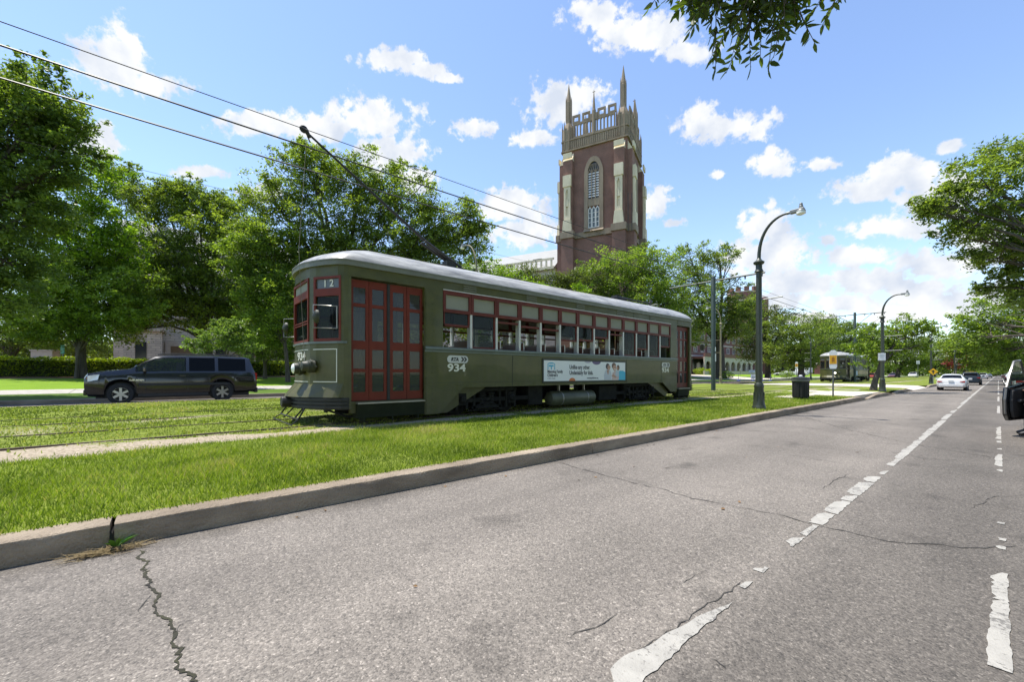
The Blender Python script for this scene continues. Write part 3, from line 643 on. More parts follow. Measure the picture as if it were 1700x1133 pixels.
def build_hall():
    # brick hall with arcaded porch and stone trim, far across the other roadway
    X0 = -56.0; root = empty('brick_hall', (X0, 112, 1.1)); tag(root, 'red brick hall with stone arcade and bay windows seen beyond the oak trunk', 'building')
    b = MB(); b.box(-18, 0, 0, 60, -1, 13.5); b.build('wall', M_BRICK2, root)
    t = MB(); t.box(0, .3, 0, 60, 5.0, 5.5); t.box(0, .4, 0, 60, 13.0, 13.7); t.box(0, .25, 0, 60, 8.6, 9.0); t.build('stone_band', M_TRIM, root)
    # arcade
    ar = MB(); y = 3.0
    for k in range(9):
        y0 = 2 + k*4.2; m0 = y0+2.1; pin = [(m0-1.5,0.2),(m0+1.5,0.2),(m0+1.5,2.4)]; 
        arc = [(m0+1.5*math.cos(R(a)), 2.4+1.3*math.sin(R(a))) for a in range(20,180,20)]
        pin = [(m0-1.5,0),(m0+1.5,0),(m0+1.5,2.4)] + arc + [(m0-1.5,2.4)]
        pout = [(m0-2.1,-.1),(m0+2.1,-.1),(m0+2.1,4.9)] + [(m0+2.1-4.2*(i+1)/(len(arc)+1),4.9) for i in range(len(arc))] + [(m0-2.1,4.9)]
        ar.frame(pin, pout, 'yz', 3.2, 3.6)
    ar.build('arcade', M_TRIM, root)
    pb = MB(); pb.box(0, 3.2, 2, 39.8, 4.4, 5.0); pb.box(3.19, 3.7, 2, 39.8, 4.91, 5.9); pb.build('porch_roof', M_BRICK2, root)
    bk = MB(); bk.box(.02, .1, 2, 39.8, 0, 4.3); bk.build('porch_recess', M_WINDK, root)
    for k in range(13):
        for (z0, z1) in ((6.4, 8.3), (9.8, 12.0)):
            y0 = 2.5 + k*4.4; w = MB(); w.frame([(y0+.25,z0+.2),(y0+1.9,z0+.2),(y0+1.9,z1-.2),(y0+.25,z1-.2)], [(y0,z0),(y0+2.15,z0),(y0+2.15,z1),(y0,z1)], 'yz', .01, .22)
            w.box(.02, .18, y0+1.0, y0+1.15, z0+.2, z1-.2); wo_ = w.build('window', M_TRIM, root)
            g = MB(); g.box(.02, .06, y0+.25, y0+1.9, z0+.2, z1-.2); g.build('pane', M_WINDK, wo_)
    for k in range(3):
        y0 = 42 + k*5.5; w = MB(); w.box(.01, .2, y0, y0+1.5, 1.2, 4.3); wo_ = w.build('window', M_TRIM, root); g = MB(); g.box(.21, .24, y0+.3, y0+1.2, 1.5, 4.0); g.build('pane', M_WINDK, wo_)
    r = MB(); r.prism([(0,13.7),(-18,13.7),(-9,18.5)], 'xz', 0, 60); r.build('roof', M_SLATE, root)
    st = MB(); st.box(5, 5.4, -2, 40, -1.1, .9); st.build('terrace_wall', M_TRIM, root)
    # crenellated stair tower
    c = at(1235, HORIZ, 150); t2 = empty('castle_tower', (c.x, c.y, 1.0), R(15)); tag(t2, 'small red brick tower with battlements rising above the trees', 'tower')
    b = MB(); b.lathe([(5.6,-1),(5.6,29.5)], n=8); b.box(0, 7.5, -3, 3, -1, 27.2); b.build('wall', M_BRICK2, t2)
    s_ = MB(); s_.lathe([(5.8,26.2),(5.8,26.7)], n=8); s_.lathe([(5.75,29.4),(5.75,29.8)], n=8); s_.build('stone_band', M_TRIM, t2)
    m_ = MB()
    for k in range(12):
        w = 2*math.pi*(k+.5)/12; m_.obox((5.1*math.cos(w),5.1*math.sin(w),30.5), (.9,1.5,1.5), Matrix.Rotation(w,3,'Z'))
    m_.build('battlement', M_BRICK2, t2)
    c = at(1366, HORIZ, 190); t3 = empty('flat_brick_building', (c.x, c.y, 1.0), R(10)); tag(t3, 'plain dark brick block showing above trees behind the second streetcar', 'building')
    b = MB(); b.box(-3.2, 3.2, 0, 12, -1, 25.2); b.build('wall', M_BRICK2, t3)
    b = MB(); b.box(-3.4, 3.4, -.2, 12.2, 25.2, 25.7); b.build('coping', M_BRONZE, t3)
build_hall()

def build_stone_house():
    X0 = -57.5; root = empty('stone_building', (X0, 0, 1.1)); tag(root, 'grey stone building with square bay and brown door half hidden by trees', 'building')
    c = gpx = at(290, HORIZ, 52); y = c.y; root.location = (c.x, c.y, 1.1)
    b = MB(); b.box(-14, 0, -5.6, 34, -1, 13); b.build('wall', M_GREYSTONE, root)
    b = MB(); b.box(0, 2.2, -4.6, -1.2, -1, 5.2); b.build('entrance_bay', M_GREYSTONE, root)
    t = MB(); t.box(-.05, 2.5, -4.9, -.9, 5.2, 5.55); t.box(-.02, .35, -5.7, 34, 12.5, 13.3); t.box(-.02, .15, -5.7, 34, 5.9, 6.2); t.build('stone_band', M_TRIM, root)
    d = MB(); d.box(0, .12, -.4, 2.2, -1, 3.6); d.build('door', mat('brown_door', (.20,.13,.075), .6), root)
    f = MB(); f.frame([(-.4,-1.2),(2.2,-1.2),(2.2,3.6),(-.4,3.6)], [(-.9,-1.3),(2.7,-1.3),(2.7,4.2),(-.9,4.2)], 'yz', .0, .2); f.build('door_frame', M_TRIM, root)
    for y0, z0, z1, w_ in ((-3.6,.6,3.9,1.0),):
        w = MB(); w.box(2.2, 2.26, y0, y0+w_, z0, z1); w.build('window', M_WINDK, root)
    for k in range(9):
        for z0, z1 in ((1.2,4.4),(7.2,10.6)):
            y0 = 4 + k*3.2 if z0 < 5 else -4.6 + k*4.2
            w = MB(); w.frame([(y0+.2,z0+.2),(y0+1.4,z0+.2),(y0+1.4,z1-.2),(y0+.2,z1-.2)], [(y0,z0),(y0+1.6,z0),(y0+1.6,z1),(y0,z1)], 'yz', .0, .14); wo_ = w.build('window', M_TRIM, root)
            g = MB(); g.box(0, .05, y0+.2, y0+1.4, z0+.2, z1-.2); g.build('pane', M_WINDK, wo_)
    r = MB(); r.prism([(.6,13.3),(-14.6,13.3),(-7,20.5)], 'xz', -5.9, 34.4); r.build('roof', M_SLATE, root)
    for gy in (-1, 16):
        g = MB(); g.prism([(gy-4,13),(gy+4,13),(gy,19)], 'yz', -1.5, .05); g.build('gable', M_GREYSTONE, root)
build_stone_house()
# ------------------------------------------------------------------ streetcars
M_OLIVE = mat('olive_paint', (.064,.065,.011), .42, var=.24, vscale=2.6, bump=.04, bscale=9, coat=.15, stretch=(1,1,2.2))
def grime(m):
    # dried road dirt streaked up from the bottom of the panels
    t = m.node_tree; b = t.nodes['Principled BSDF']; l = t.links.new; src = b.inputs['Base Color'].links[0].from_socket
    tcn = N(t, 'ShaderNodeTexCoord'); sx = N(t, 'ShaderNodeSeparateXYZ'); l(tcn.outputs['Object'], sx.inputs[0])
    mp = N(t, 'ShaderNodeMapping'); mp.inputs['Scale'].default_value = (5, 5, .9); l(tcn.outputs['Object'], mp.inputs['Vector'])
    n1 = N(t, 'ShaderNodeTexNoise'); n1.inputs['Scale'].default_value = 2.0; n1.inputs['Detail'].default_value = 6; l(mp.outputs[0], n1.inputs['Vector'])
    n2 = N(t, 'ShaderNodeTexNoise'); n2.inputs['Scale'].default_value = 1.1; n2.inputs['Detail'].default_value = 8; n2.inputs['Roughness'].default_value = .7; l(tcn.outputs['Object'], n2.inputs['Vector'])
    h = N(t, 'ShaderNodeMapRange'); h.inputs['From Min'].default_value = .1; h.inputs['From Max'].default_value = 1.5; h.inputs['To Min'].default_value = .42; h.inputs['To Max'].default_value = -.08; l(sx.outputs[2], h.inputs['Value'])
    k = math_node(t, 'ADD', h.outputs[0], math_node(t, 'SUBTRACT', math_node(t, 'MULTIPLY', math_node(t, 'ADD', n1.outputs['Fac'], n2.outputs['Fac']), .9), .9))
    cl = math_node(t, 'MULTIPLY', k, 1.3, True)
    mx = N(t, 'ShaderNodeMix', data_type='RGBA'); l(cl, mx.inputs['Factor']); l(src, mx.inputs['A']); mx.inputs['B'].default_value = (.082,.074,.036,1); l(mx.outputs['Result'], b.inputs['Base Color'])
    rr = N(t, 'ShaderNodeMapRange'); rr.inputs['To Min'].default_value = .36; rr.inputs['To Max'].default_value = .75; l(n2.outputs['Fac'], rr.inputs['Value']); l(rr.outputs[0], b.inputs['Roughness'])
grime(M_OLIVE)
M_OLIVED = mat('olive_dark', (.028,.032,.018), .55, var=.2, vscale=3)
M_ROOF = mat('aluminium_roof', (.13,.127,.115), .36, metal=.0, var=.3, vscale=2.2, col2=(.50,.49,.455), stretch=(2.5,.6,4), bump=.12, bscale=7)
M_EDGE = mat('roof_edge_olive', (.15,.155,.12), .5, var=.2)
M_RED = mat('oxide_red_paint', (.15,.023,.011), .5, var=.14, vscale=4)
M_REDW = mat('faded_red_sash', (.125,.026,.018), .5, var=.2, vscale=5)
for q in (M_RED, M_REDW): q.node_tree.nodes['Principled BSDF'].inputs['Specular IOR Level'].default_value = .25
M_STEPBOX = mat('step_box_green', (.016,.020,.009), .7, var=.3, spec=.2)
M_BROWNW = mat('brown_sash', (.050,.030,.018), .5, var=.2, vscale=5)
M_SHADE = mat('window_blind', (.25,.25,.195), .7, var=.08, vscale=2)
M_POST = mat('alloy_post', (.55,.54,.50), .4, metal=.2, var=.06)
M_SILL = mat('sill_steel', (.12,.145,.135), .4, var=.15, metal=.2)
M_CREAM = mat('cream_lettering', (.70,.68,.58), .6, var=0)
M_GREYB = mat('badge_grey', (.55,.55,.52), .5, var=0)
M_BLACK = mat('black_iron', (.018,.018,.017), .6, var=.3, vscale=8)
M_UNDER = mat('grimy_underframe', (.017,.0165,.014), .85, var=.4, vscale=6, bump=.2, bscale=30)
M_UNDER.node_tree.nodes['Principled BSDF'].inputs['Specular IOR Level'].default_value = .15
M_STEEL = mat('worn_steel', (.30,.29,.27), .35, metal=.7, var=.2)
M_WOOD = mat('bench_mahogany', (.12,.035,.018), .35, var=.25, vscale=5, stretch=(6,6,1))
M_INNER = mat('cabin_paint', (.05,.058,.04), .6, var=.1)
M_CEIL = mat('cabin_ceiling', (.25,.25,.20), .6, var=.05)
M_PANE = glass('car_pane', clear=.82, body=(.05,.06,.06))
M_DOORPANE = glass('door_pane', clear=.55, body=(.085,.085,.08), tint=(.75,.77,.75))
M_WHITE = mat('white_enamel', (.75,.75,.72), .4, var=.03)
M_LENS = mat('lamp_lens', (.85,.86,.80), .12, var=.05)
M_MIRROR = mat('mirror_glass', (.6,.62,.62), .05, metal=1, var=0)

HW, HLEN = 1.26, 6.68
def front_plan(off=0.0):
    P = [(1.26,0),(1.245,.07),(1.17,.155),(.74,.43),(.60,.50),(.46,.535),(.24,.56)]
    return P
def streetcar(loc, rz, label, number='934', detail=True, banner=True):
    root = empty('streetcar', loc, rz); tag(root, label, 'streetcar', 'streetcars')
    # helper for one side; sgn -1 gives the other side turned by half a turn
    def side(sgn): 
        T = (lambda v: v) if sgn > 0 else (lambda v: (-v[0], -v[1], v[2]))
        return T
    def put(mb, T): mb.v = [T(p) for p in mb.v]
    DOOR = (-6.62, -5.08); DOOR2 = (5.58, 6.58); W0, W1, NW = -4.63, 5.12, 13; pitch = (W1-W0)/NW
    body = MB()
    for sgn in (1, -1):
        T = side(sgn); m = MB(); x0, x1 = HW-.05, HW
        # lower side panel with the drops at both ends, up to the sill
        poly = [(-5.08,.10),(-4.72,.10),(-4.10,.66),(4.55,.66),(5.15,.30),(5.58,.30),(5.58,1.49),(-5.08,1.49)]
        m.prism(poly, 'yz', x0, x1)
        m.prism([(-4.72,.10),(-4.10,.66),(-3.35,.66),(-4.45,.10)], 'yz', x0-.5, x1-.12)
        m.prism([(4.55,.66),(5.15,.30),(4.95,.12),(3.75,.66)], 'yz', x0-.5, x1-.12)
        m.box(x0, x1, -5.08, W0, 1.49, 2.83); m.box(x0, x1, W1, 5.58, 1.49, 2.83)         # wall beside the windows
        m.box(x0, x1, -HLEN, HLEN, 2.83, 3.05)                                            # letterboard
        m.box(x0-.03, x1+.004, -HLEN-.0, -6.62, .30, 2.83); m.box(x0-.03, x1+.004, 6.58, HLEN, .30, 2.83)
        m.box(x0-.10, x0, DOOR[0], DOOR[1], .22, .44); m.box(x0-.10, x0, DOOR2[0], DOOR2[1], .22, .44)
        m.box(x1, x1+.012, -5.05, -4.82, .12, 2.80); 
        if detail:
            rr = []
            for y in (-5.04,-4.90): rr += [(y, .2+.115*i) for i in range(23)]
            for y in (-4.30,-1.1,2.2,4.4): rr += [(y+k*.05, .72) for k in range(4)]
            rr += [(-4.0+.42*i, .71) for i in range(21)] + [(5.3, .4+.12*i) for i in range(9)] + [(5.48, .4+.12*i) for i in range(9)]
            for (y, z) in rr:
                r = .013; m.add([(x1+.012 if y < -4.7 else x1,y-r,z-r),(x1+.012 if y < -4.7 else x1,y+r,z-r),(x1+.012 if y < -4.7 else x1,y+r,z+r),(x1+.012 if y < -4.7 else x1,y-r,z+r),(x1+(.024 if y < -4.7 else .014),y,z)], [(0,1,4),(1,2,4),(2,3,4),(3,0,4)])
        # curved end wall: dash, corner posts, mullions, header
        fp = [(x, -HLEN-d) for x, d in front_plan()]; full = fp + [(-x, y) for x, y in reversed(fp)]
        full = full[::-1]
        m.wall(full, .72, 1.55, .05); m.wall(full, 2.83, 3.05, .05); m.wall(full, .40, .72, .05)
        m.wall([(x,-HLEN-d) for x,d in ((1.215,.112),(1.245,.07),(1.26,0))], 1.55, 2.83, .07)
        m.wall([(x,-HLEN-d) for x,d in ((.58,.507),(.60,.50),(.70,.455))], 1.55, 2.83, .07)
        m.wall([(-x,-HLEN-d) for x,d in ((1.26,0),(1.245,.07),(1.215,.112))], 1.55, 2.83, .07)
        m.wall([(-x,-HLEN-d) for x,d in ((.70,.455),(.60,.50),(.58,.507))], 1.55, 2.83, .07)
        # sloping apron under the dash
        ap0 = [(x, -HLEN-d) for x, d in ((1.24,.08),(1.17,.16),(.74,.435),(.46,.54),(0,.565))]; ap0 = ap0 + [(-x,y) for x,y in reversed(ap0[:-1])]
        ap1 = [(x*1.0, y-.26*(1-abs(x)/1.9)) for x, y in ap0]
        k = len(ap0); m.add([(x,y,.79) for x,y in ap0] + [(x,y,.53) for x,y in ap1] + [(x,y,.53) for x,y in ap0], [(i,i+1,k+i+1,k+i) for i in range(k-1)] + [(k+i,k+i+1,2*k+i+1,2*k+i) for i in range(k-1)] + [(0,k,2*k),(k-1,3*k-1,2*k-1)])
        put(m, T); body.add(m.v, m.f)
    bo = body.build('body', M_OLIVE, root)
    for sgn in (1, -1):
        T = side(sgn); m = MB()
        for y in (-2.62, -.2, 2.3, 4.45): m.box(HW+.0005, HW+.005, y-.008, y+.008, .68, 1.44)
        for y in (-1.3, 2.7): m.box(HW+.0005, HW+.005, y-.007, y+.007, 2.86, 3.03)
        m.box(HW+.0005, HW+.006, -5.05, 5.55, .775, .783); put(m, T); m.build('panel_seam', M_OLIVED, root)
    fl = MB(); fl.box(-1.10, 1.10, -6.75, 6.75, .84, .90); fl.box(-1.19, 1.19, -4.95, 4.95, .845, .895); fl.box(-1.12, 1.12, -4.0, 4.0, .67, .83); fl.build('floor', M_INNER, root)
    ce = MB(); ce.box(-1.2, 1.2, -6.6, 6.6, 2.86, 2.9); ce.build('ceiling_lining', M_CEIL, root)
    # roof: rounded canopy over the whole plan
    out = []
    for sx in (1, -1):
        seq = [(1.30*(1 if sx > 0 else -1), y) for y in np.linspace(-6.4, 6.4, 15)] if sx > 0 else [(-1.30, y) for y in np.linspace(6.4, -6.4, 15)]
        out += [(x, y) for x, y in seq]
        end = [(1.29,6.72),(1.21,6.86),(.98,7.03),(.74,7.16),(.46,7.27),(.2,7.31),(0,7.315),(-.2,7.31),(-.46,7.27),(-.74,7.16),(-.98,7.03),(-1.21,6.86),(-1.29,6.72)]
        out += end if sx > 0 else [(-x,-y) for x, y in end]
    S = [1.0,1.0,.985,.95,.88,.76,.6,.4,.2,.05]; V = []; n = len(out)
    for i, s_ in enumerate(S):
        for (x, y) in out:
            sp = max(-5.2, min(5.2, y)); z = 3.03 if i == 0 else 3.13 + .50*max(0, 1-s_**2.4)**.72
            V.append((x*s_, sp + (y-sp)*s_, z))
    rm = MB(); rm.add(V, [(i*n+j, i*n+(j+1)%n, (i+1)*n+(j+1)%n, (i+1)*n+j) for i in range(1, len(S)-1) for j in range(n)])
    V2 = V[(len(S)-1)*n:]; rm.add(V2, [tuple(range(n))])
    rm.build('roof', M_ROOF, root, smooth=50)
    re = MB(); re.add(V[:2*n], [(j,(j+1)%n,n+(j+1)%n,n+j) for j in range(n)] + [tuple(range(n-1,-1,-1))])
    re.wall([(x*1.006,y*1.001) for x,y in (out + out[:1])][::-1], 3.115, 3.14, -.02)
    re.build('roof_edge', M_EDGE, root, smooth=40)
    # belt rails
    for sgn in (1, -1):
        T = side(sgn); m = MB(); m.box(HW, HW+.055, -5.08, 5.58, 1.50, 1.565); m.box(HW, HW+.02, -5.08, 5.58, 1.445, 1.50); put(m, T); m.build('belt_rail', M_SILL, root, bevel=.012)
        m = MB(); m.box(HW, HW+.02, W0, W1, 2.83, 2.85); put(m, T); m.build('drip_strip', M_POST, root)
        m = MB(); fp = [(x, -HLEN-d) for x, d in front_plan()]; full = (fp + [(-x, y) for x, y in reversed(fp)])[::-1]
        m.wall([(x*1.03,y-.03) for x,y in full], 1.55, 1.59, .06); put(m, T); m.build('belt_rail', M_SILL, root)
    # side windows
    drop = [.28, .97, .03, .10, .12, .48, .42, .25, .05, .97, .62, .97, .42]
    for sgn in (1, -1):
        T = side(sgn)
        for i in range(NW):
            y0 = W0 + pitch*i; y1 = y0 + pitch; m = MB()
            m.frame([(y0+.07,2.42),(y1-.06,2.42),(y1-.06,2.74),(y0+.07,2.74)], [(y0+.004,2.345),(y1-.004,2.345),(y1-.004,2.828),(y0+.004,2.828)], 'yz', HW-.05, HW+.014)
            put(m, T); wi = m.build('window', M_REDW, root)
            s_ = MB(); s_.box(HW-.035, HW-.028, y0+.07, y1-.06, 2.42, 2.74); put(s_, T); s_.build('blind', M_SHADE, wi)
            d = drop[i] if sgn > 0 else .08; zt = 2.35; zb = 1.575; ztop = zt - .0; zbar = zt - .06 - d*(zt-zb-.07)
            m = MB(); m.box(HW-.045, HW-.015, y0+.05, y1-.04, zbar-.05, zbar)
            if d > .2: m.box(HW-.045, HW-.015, y0+.03, y0+.055, zbar, 2.345); m.box(HW-.045, HW-.015, y1-.075, y1-.03, zbar, 2.345)
            put(m, T); sa = m.build('sash', M_REDW, root)
            if d > .2: g = MB(); g.box(HW-.034, HW-.03, y0+.055, y1-.075, zbar, 2.345); put(g, T); g.build('pane', M_PANE, sa)
            if i < NW-1:
                p = MB(); p.box(HW-.05, HW+.008, y1-.028, y1+.028, 1.565, 2.345); p.box(HW-.14, HW-.05, y1-.02, y1+.04, 1.565, 2.345); put(p, T); p.build('window_post', M_POST, root)
    # doors: folding leaves with four panes one above another
    def leaf(T, y0, y1, mt, x=HW-.085):
        zs = [(.62,1.01),(1.075,1.45),(1.62,2.275),(2.345,2.65)] ; zb, ztp = .45, 2.80; fw = .062
        m = MB(); m.box(x-.03, x, y0, y0+fw, zb, ztp); m.box(x-.03, x, y1-fw, y1, zb, ztp); zc = zb
        for (a, c) in zs: m.box(x-.03, x, y0+fw, y1-fw, zc, a); zc = c
        m.box(x-.03, x, y0+fw, y1-fw, zc, ztp); put(m, T); le = m.build('door_leaf', mt, root)
        g = MB()
        for (a, c) in zs: g.box(x-.018, x-.012, y0+fw, y1-fw, a, c)
        put(g, T); g.build('pane', M_DOORPANE, le)
    for sgn in (1, -1):
        T = side(sgn); w = (DOOR[1]-DOOR[0]-.06)/4
        for k in range(4): a = DOOR[0] + k*w + (.06 if k > 1 else 0); leaf(T, a+.004, a+w-.004, M_RED)
        w = (DOOR2[1]-DOOR2[0])/3
        for k in range(3): a = DOOR2[0] + k*w; leaf(T, a+.004, a+w-.004, M_REDW)
        m = MB(); a = (DOOR[0]+DOOR[1])/2; m.box(HW-.11, HW-.07, a-.028, a+.028, .45, 2.80); put(m, T); m.build('door_seal', M_BLACK, root)
        for (a, c) in ((DOOR[0]+.1, DOOR[1]-.02), (DOOR2[0]+.05, DOOR2[1]-.1)):
            m = MB(); m.box(HW-.10, HW+.07, a, c, .395, .42); put(m, T); st = m.build('door_step', M_STEEL, root)
            m = MB(); m.prism([(HW+.05,.39),(HW+.02,.12),(HW-.25,.12),(HW-.10,.39)], 'xz', a, c); 
            for q in (.1,.5,.9): m.box(HW-.2, HW+.03, a+(c-a)*q-.015, a+(c-a)*q+.015, .05, .13)
            put(m, T); m.build('step_box', M_STEPBOX, st)
        # cabin bulkhead just behind the entrance, with a pale curtain behind the first leaf
        m = MB(); m.box(-1.15, -.35, -5.0, -4.96, .9, 2.85); m.box(.45, 1.15, -5.0, -4.96, .9, 1.6); put(m, T); m.build('bulkhead', M_INNER, root)
    cu = MB(); V = [(1.02+.02*math.sin(i*1.9), -6.5+.36*(i/10)*(.55+.45*abs(z-1.6)/.6), z) for z in (1.0,1.55,1.75,2.2) for i in range(11)]
    cu.add(V, [(a*11+i, a*11+i+1, (a+1)*11+i+1, (a+1)*11+i) for a in range(3) for i in range(10)]); cu.build('curtain', mat('grey_curtain', (.4,.41,.38), .8), root, smooth=60)
    # benches
    for i in range(11):
        for sx in (.78, -.78):
            y = -4.0 + i*.78; b_ = MB(); b_.box(sx-.42, sx+.42, y-.2, y+.22, 1.26, 1.34); b_.box(sx-.42, sx+.42, y+.22, y+.27, 1.3, 1.76); b_.box(sx-.38, sx-.3, y-.1, y+.1, .9, 1.26); b_.box(sx+.3, sx+.38, y-.1, y+.1, .9, 1.26)
            be = b_.build('bench_seat', M_WOOD, root)
            h = MB(); h.tube([(sx-.43,y+.245,1.6),(sx-.43,y+.245,1.78),(sx+.43,y+.245,1.78),(sx+.43,y+.245,1.6)], .014, 6); h.build('grab_rail', M_POST, be)
    # end windows
    for sgn in (1, -1):
        T = side(sgn)
        for sx in (1, -1):
            p0, p1 = (.70,-HLEN-.455), (1.215,-HLEN-.112)
            if sx < 0: p0, p1 = (-1.215,-HLEN-.112), (-.70,-HLEN-.455)
            m = MB(); m.seg_frame(p0, p1, 2.50, 2.83, .045, .05, out=.012, fb=.1); m.seg_frame(p0, p1, 1.59, 2.50, .045, .05, out=.012, fb=.06); put(m, T); w = m.build('end_window', M_RED, root)
            g = MB(); g.seg_pane(p0, p1, 1.6, 2.48, out=-.02); put(g, T); g.build('pane', M_PANE, w)
            g = MB(); g.seg_pane(p0, p1, 2.52, 2.8, out=-.02); put(g, T); sg = g.build('route_sign', mat('sign_roll', (.10,.115,.12), .3, var=.15), w)
            if sgn > 0 and sx > 0 and detail:
                d = (Vector(p1)-Vector(p0)).normalized(); nn = Vector((d.y,-d.x))
                o = Vector(p0) + d*.20 + nn*(-.012); text_mesh('sign_lettering', '1 2', .19, M_CREAM, sg, frame_matrix((o.x,o.y,2.635), (d.x,d.y,0), (0,0,1)), bold=.004)
        m = MB(); p0, p1 = (-.575,-HLEN-.51), (.575,-HLEN-.51)
        m.seg_frame(p0, p1, 2.50, 2.83, .05, .05, out=.02, fb=.1); m.seg_frame(p0, p1, 1.59, 2.50, .05, .05, out=.02, fb=.06); m.seg_frame(p0, p1, 1.95, 2.02, .02, .04, out=.01)
        put(m, T); w = m.build('end_window', M_RED, root)
        g = MB(); g.seg_pane(p0, p1, 1.6, 2.48, out=-.02); put(g, T); g.build('pane', M_PANE, w)
        g = MB(); g.seg_pane(p0, p1, 2.55, 2.8, out=-.01); put(g, T); g.build('blind', M_SHADE, w)
        # bumper with ribs, lifeguard frame, headlamp, retriever, mirrors
        bp = [(x, -HLEN-d) for x, d in ((1.27,-.02),(1.24,.1),(1.05,.33),(.76,.52),(.42,.66),(0,.70))]; bp = bp + [(-x,y) for x,y in reversed(bp[:-1])]
        m = MB(); m.wall([(x,y) for x,y in bp][::-1], .30, .525, .12)
        for z in (.33,.40,.47): m.wall([(x*1.02,y-.035) for x,y in bp][::-1], z, z+.035, .05)
        m.lathe([(.10,-.16),(.11,-.14),(.11,.1)], (0,-HLEN-.72,.42), 12, 'y'); put(m, T); m.build('bumper', M_BLACK, root)
        m = MB(); m.tube([(-.7,-7.3,.32),(-.75,-7.42,.12),(.75,-7.42,.12),(.7,-7.3,.32)], .016, 6); m.tube([(-.75,-7.42,.12),(-.8,-7.55,.03),(.8,-7.55,.03),(.75,-7.42,.12)], .014, 6); m.tube([(-.3,-7.2,.35),(-.36,-7.45,.07)], .016, 6); m.tube([(.35,-7.2,.35),(.42,-7.45,.07)], .016, 6)
        m.tube([(.95,-7.0,.3),(1.0,-6.6,.14),(1.0,-5.4,.14)], .025, 6); put(m, T); m.build('lifeguard', M_BLACK, root, smooth=60)
        m = MB(); m.lathe([(.05,0),(.11,-.02),(.135,-.08),(.135,-.11),(.108,-.12),(.108,-.19),(.10,-.20)], (.36,-HLEN-.54,1.08), 20, 'y'); put(m, T); hl = m.build('headlight', M_OLIVED, root, smooth=40)
        m = MB(); m.lathe([(.098,0),(.07,-.025),(.0,-.04)], (.36,-HLEN-.74,1.08), 20, 'y', cap=False); put(m, T); m.build('lens', M_LENS, hl, smooth=60)
        m = MB(); m.lathe([(.12,0),(.12,-.12),(.10,-.14),(.09,-.22),(.03,-.24)], (.70,-HLEN-.45,1.12), 16, 'y'); m.tube([(.70,-7.2,1.24),(.80,-7.2,1.2),(.84,-7.12,1.1)], .02, 6); put(m, T); m.build('rope_retriever', M_OLIVED, root, smooth=40)
        for sx in (1, -1):
            b0 = Vector((1.16*sx,-HLEN-.17,2.25)); ou = Vector((.72*sx,-.70,0)); ln = .52 if sx < 0 else .40
            if sx > 0: ou = Vector((-.35,-.94,0))
            m = MB(); e = b0 + ou*ln
            m.tube([b0, e, e-Vector((0,0,.42)), b0-Vector((0,0,.42))], .012, 6); m.tube([b0+Vector((0,0,0)), b0-Vector((0,0,.42))], .012, 6); put(m, T); mi = m.build('side_mirror', M_STEEL, root, smooth=60)
            m = MB(); c = b0 + ou*(ln-.06) - Vector((0,0,.21)); m.lathe([(.02,-.08),(.07,-.05),(.095,-.02),(.095,.02)], c, 14, 'y'); put(m, T); m.v = [(p[0],p[1],(p[2]-c.z)*1.35+c.z) for p in m.v]; m.build('mirror_shell', M_OLIVED, mi, smooth=50)
        if detail:
            # cream lining of the dash and the car number above the lamp
            fp = [(x, -HLEN-d-.004) for x, d in ((1.16,.163),(.74,.43),(.46,.536),(.24,.561))]; full = (fp + [(-x, y) for x, y in reversed(fp)])[::-1]
            m = MB(); m.wall(full, 1.435, 1.452, -.004); m.wall(full, .815, .832, -.004)
            for sx in (1,-1): q = [(1.16*sx,-HLEN-.167),(1.145*sx,-HLEN-.177)]; m.wall(q if sx > 0 else q[::-1], .815, 1.452, .004)
            put(m, T); m.build('dash_lining', M_CREAM, root)
    def slab_number(M, size, parent):
        o = text_mesh('car_number', number, size, M_CREAM, parent, M, bold=.005*size/.2, sx=1.38)
        f = MB(); h = size; Mi = M.inverted(); rx = max((Mi @ v.co).x for v in o.data.vertices); dw = rx/3; c_ = rx - .27*dw
        f.add([tuple(M @ Vector(p)) for p in ((c_-.15*h,0,.0035),(c_+.13*h,0,.0035),(c_+.13*h,.055*h,.0035),(c_-.15*h,.055*h,.0035))], [(0,1,2,3)]); f.build('numeral_serif', M_CREAM, o)
    if detail:
        slab_number(frame_matrix((-.02,-HLEN-.579,1.25), (1,.07,0), (0,0,1)), .225, root)
        for (yc, h) in ((-4.55,.235),(4.47,.235)):
            slab_number(frame_matrix((HW+.002, yc+.03, 1.035), (0,1,0), (0,0,1)), h, root)
            m = MB(); pts = [(yc+.11+.085*math.cos(R(a)), 1.305+.085*math.sin(R(a))) for a in range(90,271,20)] + [(yc+.50+.085*math.cos(R(a)), 1.305+.085*math.sin(R(a))) for a in range(-90,91,20)]
            m.prism(pts, 'yz', HW+.001, HW+.006); ba = m.build('badge', M_GREYB, root)
            text_mesh('badge_lettering', 'RTA', .105, M_BLACK, ba, frame_matrix((HW+.007, yc+.12, 1.268), (0,1,0), (0,0,1)), bold=.006, shear=.25, extrude=.001)
            m = MB()
            for k in (0,1): y = yc+.38+.075*k; m.prism([(y,1.25),(y+.045,1.25),(y+.095,1.305),(y+.045,1.36),(y,1.36),(y+.05,1.305)], 'yz', HW+.006, HW+.009)
            m.build('badge_chevron', M_BLACK, ba)
    # louvres in the letterboard
    for i in range(6):
        y = -4.1 + i*1.95; m = MB()
        for k in range(3): m.box(HW, HW+.018, y, y+.36, 2.885+.05*k, 2.905+.05*k)
        m.build('vent_louvre', M_EDGE, root)
